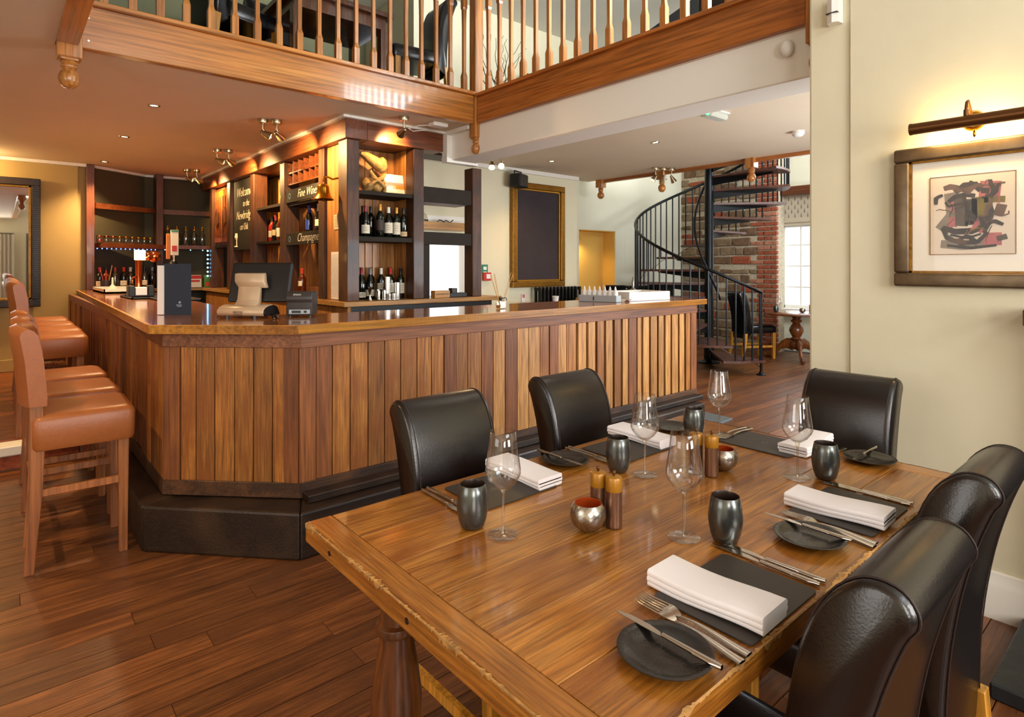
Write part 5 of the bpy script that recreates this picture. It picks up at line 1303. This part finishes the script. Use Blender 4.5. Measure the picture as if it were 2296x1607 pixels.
MB().lathe([(.016, 0), (.018, .002), (.006, .045), (.006, .05), (.022, .115), (.021, .115), (.003, .052)], 16).build('cup', M['steel'], jg, smooth=40)
tin = thing('wooden_box', 'small lettered wooden box on the back counter in the open bay', 'box', (3.125, 4.66, 1.0765))
MB().box(-.085, .085, -.035, .035, 0, .068).build('box', M['woodlight'], tin, bevel=.003)
tm = text_mb('NEWBRIDGE', .024, 0, .0004); tm.xf(frame_M((0, -.0358, .034), (1, 0, 0), (0, 0, 1))); tm.build('lettering', M['ink'], tin)
tin2 = thing('black_caddy', 'low black caddy on the back counter in the open bay', 'caddy', (3.34, 4.72, 1.0765))
MB().box(-.10, .10, -.05, .05, 0, .04).build('tray', M['black'], tin2, bevel=.004); MB().box(-.06, .0, -.03, .03, .04, .085).build('block', M['dkgrey'], tin2)

# ------------------------------------------------------------------ things on the bar
BZ = 1.0832
CR = -math.radians(40.7)
pos = thing('till_terminal', 'silver and black till terminal seen from behind on the bar corner', 'till', (1.005, 3.46, BZ), CR-.10)
pr = [(0, .014), (-.012, .03), (-.008, .048), (.012, .062), (.045, .070), (.09, .074), (.13, .060), (.15, .03), (.16, .014)]
MB().prism(pr, -.135, .135, 'x').build('base', M['silvplas'], pos, bevel=.004, smooth=50)
MB().prism([(p[0]*.96+.004, p[1]*.94) for p in pr], .134, .146, 'x').build('base_side', M['black'], pos, smooth=50)
for sx in (-.085, .075): MB().cyl((sx, .01, 0), (sx, .01, .02), .010, n=10).build('foot', M['dkgrey'], pos)
MB().cyl((.0, .13, 0), (0, .13, .02), .010, n=10).build('foot', M['dkgrey'], pos)
MB().prism([(.03, .068), (.045, .075), (.07, .10), (.088, .185), (.105, .185), (.105, .10), (.10, .068)], -.062, .066, 'x').build('neck', M['silvplas'], pos, bevel=.002, smooth=50)
MB().loft([[(-.085, .085, .245), (.085, .085, .245), (.085, .12, .25), (-.085, .12, .25)], [(-.08, .075, .20), (.09, .075, .20), (.09, .12, .20), (-.08, .12, .20)], [(-.065, .088, .165), (.10, .088, .165), (.10, .12, .165), (-.065, .12, .165)]]).build('head', M['silvplas'], pos, bevel=.003, smooth=50)
sc_ = MB().cbox((0, 0, 0), (.345, .03, .235)); sc_.build('screen', M['black'], pos, bevel=.010, seg=2).rotation_euler = (-.33, 0, .10)
pos.children[-1].location = (.035, .155, .195)
tm = text_mb('micros', .020, .1, .0004); tm.xf(frame_M((-.01, -.0135, .037), (1, 0, 0), (0, .12, 1))); tm.build('lettering', M['ink'], pos)
tm = text_mb('ORACLE', .014, .1, .0004); tm.xf(frame_M((-.01, -.0125, .022), (1, 0, 0), (0, -.3, 1))); tm.build('lettering', M['ink'], pos)
for k, pts in enumerate(([(.13, .08, .03), (.17, .03, .006), (.20, .02, .006), (.215, .0, .012)], [(.12, .12, .03), (.17, .06, .006), (.195, .0, .006), (.21, -.03, .006)], [(-.12, .08, .03), (-.17, .05, .006), (-.20, .09, .006)])):
    MB().tube(pts, .0045, 6).build('cable', M['black'], pos, smooth=60)
prn = thing('receipt_printer', 'dark grey receipt printer beside the till', 'printer', (1.325, 3.40, BZ), CR+.10)
MB().prism([(-.07, .008), (-.07, .085), (-.078, .095), (-.078, .115), (-.06, .142), (.07, .142), (.07, .008)], -.072, .072, 'x').build('case', M['dkgrey'], prn, bevel=.006, seg=2, smooth=50)
MB().box(-.055, .06, -.073, -.069, .018, .042).build('port_panel', M['pvc_grey'], prn)
MB().box(-.04, .01, -.076, -.072, .023, .037).cbox((.035, -.075, .030), (.015, .004, .012)).build('sockets', M['black'], prn)
tm = text_mb('EPSON', .014, 0, .0004); tm.xf(frame_M((-.01, -.0716, .126), (1, 0, 0), (0, .55, 1))); tm.build('lettering', M['white'], prn)
for sx in (-.055, .055): MB().cyl((sx, -.05, 0), (sx, -.05, .01), .008, n=8).build('foot', M['black'], prn)
mnu = thing('menu_folder', 'dark blue menu folder standing open on the bar with white pages', 'menu', (.735, 3.99, BZ), CR+.12)
MB().prism([(0, 0), (.155, -.022), (.1555, -.018), (.001, .005)], 0, .302).build('front_cover', M['navy'], mnu)
MB().prism([(0, 0), (-.055, .055), (-.052, .058), (.003, .004)], 0, .302).build('rear_cover', M['navy'], mnu)
MB().prism([(-.004, -.004), (-.045, .010), (-.046, .016), (-.002, .004)], .003, .292).build('pages', M['paper'], mnu)
em = MB(); em.lathe([(.0001, 0), (.007, .0004)], 12, (.09, -.0138, .075), (0, -1, 0))
for w, z in ((.04, .060), (.03, .052)): em.cbox((.09, -.0138, z), (w, .001, .004))
em.build('emblem', flat('menu_emblem', '#8a94a4', .5), mnu)
# beer font and pump
fnt = thing('copper_beer_font', 'glowing copper beer font with round lamp heads on the bar', 'beer font', (1.06, 7.0, BZ))
MB().lathe([(.05, 0), (.05, .01), (.032, .02), (.03, .03), (.03, .36), (.036, .37)], 20).build('column', M['copper'], fnt, smooth=50)
MB().cyl((.02, -.02, .40), (.12, .06, .40), .022, n=16).build('crossbar', M['copper'], fnt, smooth=50)
for k, (x, y) in enumerate(((-.02, -.06), (.03, -.02))): MB().lathe([(.0001, -.05), (.024, -.05), (.027, -.045), (.027, .045), (.024, .05), (.0001, .05)], 20, (x, y, .40)).build('lamp_glass', M['lampglow'], fnt, smooth=50)
for x, y, r in ((.09, .04, .045), (.15, .08, .06)): MB().sphere((x, y, .39), r, 18, 12).build('dome', M['copper'], fnt, smooth=60)
MB().tube([(-.03, -.02, .18), (-.06, -.05, .17), (-.065, -.06, .12)], .012, 8).build('tap_spout', M['copper'], fnt, smooth=50)
light('font_glow', 'POINT', (.98, 6.85, 1.62), 3, (1, .6, .25), .05)
pmp = thing('beer_pump', 'black hand pump with tall painted pump clip behind the menu', 'beer pump', (1.36, 6.95, BZ))
MB().lathe([(.045, 0), (.045, .02), (.03, .03), (.028, .20), (.038, .22), (.038, .33), (.02, .35)], 18).build('body', M['black'], pmp, smooth=50)
MB().box(-.035, .04, -.05, -.04, .40, .66).build('pump_clip', M['label'], pmp, bevel=.008)
MB().box(-.075, -.036, -.05, -.042, .36, .62).build('clip_side', flat('clip_orange', '#c06a24', .5), pmp, bevel=.006); MB().box(-.03, .035, -.052, -.049, .64, .658).build('clip_top', M['sign_green'], pmp); MB().cbox((.0, -.0515, .47), (.045, .002, .06)).build('clip_motif', M['sign_red'], pmp)
MB().cyl((0, -.02, .33), (0, -.02, .60), .012, n=10).build('lever', M['steel'], pmp)
for lab, x, y, dx, dy, dz, mat, nm in (('long white food tray at the far end of the bar', .98, 7.95, .16, .48, .05, 'pvc_white', 'food_tray'), ('black drip tray mat on the bar before the beer font', 1.02, 6.35, .16, .32, .018, 'black', 'drip_tray'), ('second black bar mat behind the menu folder', 1.14, 5.75, .15, .26, .016, 'dkgrey', 'bar_mat')):
    t = thing(nm, lab, 'tray', (x, y, BZ)); MB().box(-dx, dx, -dy, dy, 0, dz*.4).box(-dx, -dx+.012, -dy, dy, 0, dz).box(dx-.012, dx, -dy, dy, 0, dz).box(-dx, dx, -dy, -dy+.012, 0, dz).box(-dx, dx, dy-.012, dy, 0, dz).build('tray', M[mat], t)
ncd = thing('napkin_caddy', 'black napkin caddy with white napkins on the bar flank', 'caddy', (.975, 6.35, BZ+.012))
MB().box(-.10, -.05, -.07, .07, 0, .10).box(.05, .10, -.07, .07, 0, .10).box(-.10, .10, -.07, .07, 0, .012).build('holder', M['black'], ncd, bevel=.006)
MB().box(-.045, .045, -.06, .06, .012, .085).build('napkins', M['linen'], ncd, bevel=.004)
brs = thing('pastry_brush', 'cream round-headed brush standing on the far white tray', 'brush', (.93, 7.75, BZ+.022))
MB().lathe([(.0001, 0), (.045, 0), (.045, .03), (.015, .06), (.010, .07), (.008, .14), (.0001, .145)], 18).build('brush', M['cap_white'], brs, smooth=50)
spn = thing('utensil_pot', 'pot of wooden and red utensils in the far corner behind the bar', 'pot', (.97, 8.62, BZ))
MB().lathe([(.0001, 0), (.055, 0), (.06, .12), (.055, .12), (.05, .01)], 20).build('pot', M['dkgrey'], spn, smooth=40)
for k, (dx, h, mt) in enumerate(((-.03, .26, 'sign_red'), (.03, .30, 'woodlight'), (0, .24, 'label_r'))): MB().beam((dx*.4, 0, .02), (dx*2, .0, h), .02, .008).build('utensil', M[mt], spn)
cube = thing('tea_box', 'white and red printed box on the far low shelf', 'box', (2.04, 9.16, 1.079))
MB().box(-.09, .09, -.06, .06, 0, .17).build('carton', M['label'], cube, bevel=.004); MB().box(-.09, .09, -.062, -.059, .12, .165).cbox((.01, -.061, .09), (.11, .003, .025)).build('print', M['sign_red'], cube)
cub2 = thing('green_carton', 'small green carton on the far low shelf by the gantry', 'box', (2.22, 9.12, 1.079))
MB().box(-.06, .06, -.05, .05, 0, .17).build('carton', flat('green_carton_c', '#4f7a34', .6), cub2, bevel=.004)
MB().box(-.05, .05, -.0515, -.0495, .02, .07).build('print', M['label_r'], cub2)
# reed diffuser
rdf = thing('reed_diffuser', 'square glass reed diffuser with pale sticks on the bar', 'diffuser', (2.575, 3.11, BZ))
MB().box(-.026, .026, -.026, .026, 0, .055).build('bottle', M['glass2'], rdf, bevel=.006, seg=2)
MB().box(-.021, .021, -.021, .021, .006, .024).build('oil', flat('amber_oil', '#c88a3c', .2), rdf)
MB().lathe([(.012, .055), (.012, .065), (.015, .068), (.015, .078), (.0001, .079)], 14).build('collar', M['black'], rdf, smooth=40)
MB().tube([(.01, -.012, .072), (.03, -.02, .074), (.035, -.02, .055)], .003, 6).build('ribbon', M['black'], rdf)
MB().box(-.0, .022, -.0268, -.0255, .012, .042).build('label', M['paper'], rdf)
for dx, dy, h in ((-.055, .045, .225), (-.045, .02, .235), (-.03, .03, .24), (-.065, .02, .22), (.075, -.04, .235), (.062, -.035, .245)):
    MB().cyl((dx*.05, dy*.05, .01), (dx, dy, h), .0017, n=6).build('reed', flat('reed', '#c9995a', .7), rdf)
# squeeze bottle tray, crate, bell, cloth, slips
sqt = thing('bottle_tray', 'pale grey tray on the bar holding white squeeze bottles', 'tray', (3.69, 3.20, BZ), math.radians(-77))
MB().box(-.17, .17, -.045, .045, 0, .006).box(-.17, .17, -.045, -.039, 0, .055).box(-.17, .17, .039, .045, 0, .055).box(-.17, -.164, -.045, .045, 0, .055).box(.164, .17, -.045, .045, 0, .055).build('tray', M['pvc_grey'], sqt, bevel=.003)
MB().cbox((-.03, -.047, .028), (.008, .003, .03)).build('latch', M['dkgrey'], sqt)
g7 = 'white squeeze bottles in the grey tray'
sq_me = MB().lathe([(.0001, 0), (.02, 0), (.021, .004), (.021, .075), (.018, .082)], 16).mesh('body', M['pvc_white'], smooth=50); sq_n = MB().lathe([(.018, .082), (.010, .09), (.007, .105), (.004, .118), (.0001, .119)], 14).mesh('nozzle', M['pvc_white'], smooth=50)
for i in range(7):
    u = -.141 + .047*i; a = math.radians(-77)
    t = thing('squeeze_bottle', ('first', 'second', 'third', 'fourth', 'fifth', 'sixth', 'last')[i] + ' white squeeze bottle from the left in the grey tray', 'bottle', (3.69 + u*math.cos(a), 3.20 + u*math.sin(a), BZ+.0065), 0, g7)
    put('body', sq_me, t); put('nozzle', sq_n, t)
crt = thing('white_crate', 'shallow white plastic crate at the end of the bar', 'crate', (4.16, 3.20, BZ), math.radians(-8))
MB().box(-.24, .24, -.17, .17, 0, .006).box(-.24, .24, -.17, -.16, 0, .075).box(-.24, .24, .16, .17, 0, .075).box(-.24, -.23, -.17, .17, 0, .075).box(.23, .24, -.17, .17, 0, .075).build('crate', M['pvc_white'], crt, bevel=.006, seg=2)
fn = thing('hand_bell', 'dull steel hand bell standing by the white crate', 'bell', (4.42, 3.43, BZ))
MB().lathe([(.05, 0), (.052, .01), (.045, .04), (.035, .07), (.012, .085), (.010, .10), (.014, .12), (.010, .15), (.004, .19), (.0001, .195)], 20).build('bell', flat('dull_steel', '#8a8278', .35, .9), fn, smooth=50)
clt = thing('folded_cloth', 'crumpled pale cloth beside the white crate on the bar', 'cloth', (4.60, 3.38, BZ))
rc = random.Random(8); m = MB(); vs = []; fs = []; n = 14
for i in range(n+1):
    for j in range(n+1):
        x = -.12+.24*i/n; y = -.09+.18*j/n; e = min(i, n-i, j, n-j)
        vs.append((x*(1+.08*math.sin(j)), y, (.0 if e == 0 else .028 + .012*math.sin(i*1.3+j*.7) + .008*math.sin(j*2.1-i*.5)*min(1, e/2))))
for i in range(n):
    for j in range(n): fs.append((i*(n+1)+j, (i+1)*(n+1)+j, (i+1)*(n+1)+j+1, i*(n+1)+j+1))
m.add(vs, fs).build('cloth', M['cloth'], clt, smooth=80)
slp = thing('paper_slip', 'curled white paper slip between the grey tray and the crate', 'paper', (3.86, 3.06, BZ), -.2)
MB().add([(-.05+.1*i/6, s*.03, .002+.018*abs(math.sin(i*.9))) for i in range(7) for s in (-1, 1)], [(2*i, 2*i+2, 2*i+3, 2*i+1) for i in range(6)]).build('slip', M['paper'], slp)
cup_ = thing('paper_cup', 'white paper cup standing behind the bar under the blackboard', 'cup', (5.0, 5.02, .93))
MB().lathe([(.0001, 0), (.028, 0), (.04, .085), (.042, .088), (.037, .085), (.026, .004)], 18).build('cup', M['paper'], cup_, smooth=40)
stn = thing('work_table', 'low dark work table under the blackboard', 'table', (5.0, 5.10, 0)); MB().box(-.45, .45, -.25, .25, .89, .93).build('top', M['leg'], stn)
for a in (-.4, .4):
    for b in (-.2, .2): MB().box(a-.03, a+.03, b-.03, b+.03, 0, .89).build('leg', M['leg'], stn)

# ------------------------------------------------------------------ upstairs, seen through the balusters
GZ = 2.82
struct('floor_gallery', MB().box(-2.3, 3.2, 4.26, 6.9, GZ-.02, GZ).box(3.26, 6.6, 1.3, 5.75, GZ-.02, GZ), M['board'])
for i, (x, y, r, lab) in enumerate(((1.42, 4.98, -PI/2+.3, 'black leather chair up on the gallery, leftmost behind the balusters'), (2.02, 5.62, PI+.2, 'black leather chair up on the gallery under the dark table'), (2.92, 4.86, PI/2-.1, 'black leather chair up on the gallery nearest the corner post'))):
    dup(fc, (x, y, GZ+.001), r, lab, 'black chairs on the gallery').scale = (1.2, 1.2, 1.15)
gtb = thing('gallery_table', 'dark wooden table up on the gallery behind the balusters', 'table', (2.15, 4.95, GZ+.001))
MB().box(-.45, .45, -.35, .35, .70, .74).box(-.40, .40, -.30, .30, .60, .70).build('top', M['leg'], gtb)
for a in (-.38, .38):
    for b in (-.28, .28): MB().box(a-.035, a+.035, b-.035, b+.035, 0, .60).build('leg', M['leg'], gtb)
str_ = thing('loft_stair', 'dark slanting loft stair stringer up on the gallery', 'stair', (4.6, 3.6, GZ))
MB().beam((-.35, .55, .15), (.9, -1.1, 1.5), .05, .22).build('stringer', M['iron'], str_); MB().beam((.25, .9, .15), (1.5, -.75, 1.5), .05, .22).build('stringer', M['iron'], str_)
for k in range(6):
    a = Vector((-.35, .55, .15)).lerp(Vector((.9, -1.1, 1.5)), (k+.5)/6); MB().beam(a, a + Vector((.6, .35, 0)), .2, .03).build('tread', M['leg'], str_)
sfa = thing('gallery_sideboard', 'low black sideboard behind the right-hand balusters upstairs', 'sideboard', (4.3, 2.15, GZ+.002))
MB().box(-.3, .3, -.55, .35, 0, .62).build('body', M['black'], sfa, bevel=.01); MB().box(-.32, .32, -.57, .37, .62, .65).build('top', M['leg'], sfa)
twg = thing('twig_vase', 'tall vase of curly twigs in the gallery corner', 'vase', (4.35, 5.3, GZ))
MB().lathe([(.0001, 0), (.07, 0), (.09, .15), (.05, .35), (.045, .40), (.05, .42)], 20).build('vase', M['dkgrey'], twg, smooth=50)
rw = random.Random(21)
for k in range(14):
    p = [Vector((0, 0, .35))]; d = Vector((rw.uniform(-.5, .5), rw.uniform(-.3, .3), 1))
    for q in range(12): p.append(p[-1] + d.normalized()*.07 + Vector((rw.uniform(-.035, .035), rw.uniform(-.035, .035), 0)))
    MB().tube(p, [.006-.0003*q for q in range(13)], 5).build('twig', M['twig'], twg)
wall_frame('gallery_picture', 'framed picture on the upstairs wall under a black picture light', 'picture', 4.95, 5.75, 2.95, 3.62, 5.745, .06, flat('blue_print', '#3a4258', .5, noise=.4, nscale=12), M['black'], .04)
glp = thing('gallery_picture_light', 'black picture light above the upstairs picture', 'lamp', (5.35, 5.60, 3.78))
MB().cyl((-.32, 0, 0), (.32, 0, 0), .035, n=16).build('tube_shade', M['black'], glp, smooth=40); MB().tube([(0, 0, .02), (0, .04, .09), (0, .10, .10), (0, .14, .06)], .012, 8).build('arm', M['black'], glp)

# ------------------------------------------------------------------ what the mirror sees behind the photographer
for i, (x0, x1, col) in enumerate(((-.4, .28, 'curtain'), (.52, .66, 'fabric'))):
    c = thing('curtain', ('pale full-length curtain reflected in the mirror', 'narrow gathered curtain reflected at the right of the mirror')[i], 'curtain', ((x0+x1)/2, -2.40, 0)); m = MB(); vs = []; fs = []; n = 60
    for k in range(n+1):
        x = x0 + (x1-x0)*k/n - (x0+x1)/2
        for z in (.02, 2.2): vs.append((x, .035*math.sin(k*.9), z))
    for k in range(n): fs.append((2*k, 2*k+2, 2*k+3, 2*k+1))
    m.add(vs, fs).build('cloth', M[col], c, smooth=80); MB().cyl(((x0-x1)/2, 0, 2.22), ((x1-x0)/2, 0, 2.22), .015).build('pole', M['black'], c)
WINS_ = ((5.0, -.70, 3.1, 4.3, 2.9), (5.3, .28, .5, 1.8, 2.3))
for i, (x, yq, z0, z1, w) in enumerate(WINS_):
    struct('window_%d' % (i+6), MB().box(x-w/2-.06, x-w/2, yq, yq+.05, z0-.06, z1+.06).box(x+w/2, x+w/2+.06, yq, yq+.05, z0-.06, z1+.06).box(x-w/2, x+w/2, yq, yq+.05, z1, z1+.06).box(x-w/2, x+w/2, yq, yq+.05, z0-.06, z0), M['white'])
for i, (x, z0, z1, w) in enumerate(((-.9, 1.0, 2.5, 1.3), (1.5, 1.0, 2.5, 1.3), (1.0, 3.2, 4.2, 2.2), (6.0, 3.0, 4.3, 3.4), (6.2, .7, 2.4, 2.6))[:3]):
    struct('window_%d' % (i+3), MB().box(x-w/2-.06, x-w/2, -2.6, -2.52, z0-.06, z1+.06).box(x+w/2, x+w/2+.06, -2.6, -2.52, z0-.06, z1+.06).box(x-w/2, x+w/2, -2.6, -2.52, z1, z1+.06).box(x-w/2, x+w/2, -2.6, -2.52, z0-.06, z0), M['white'])
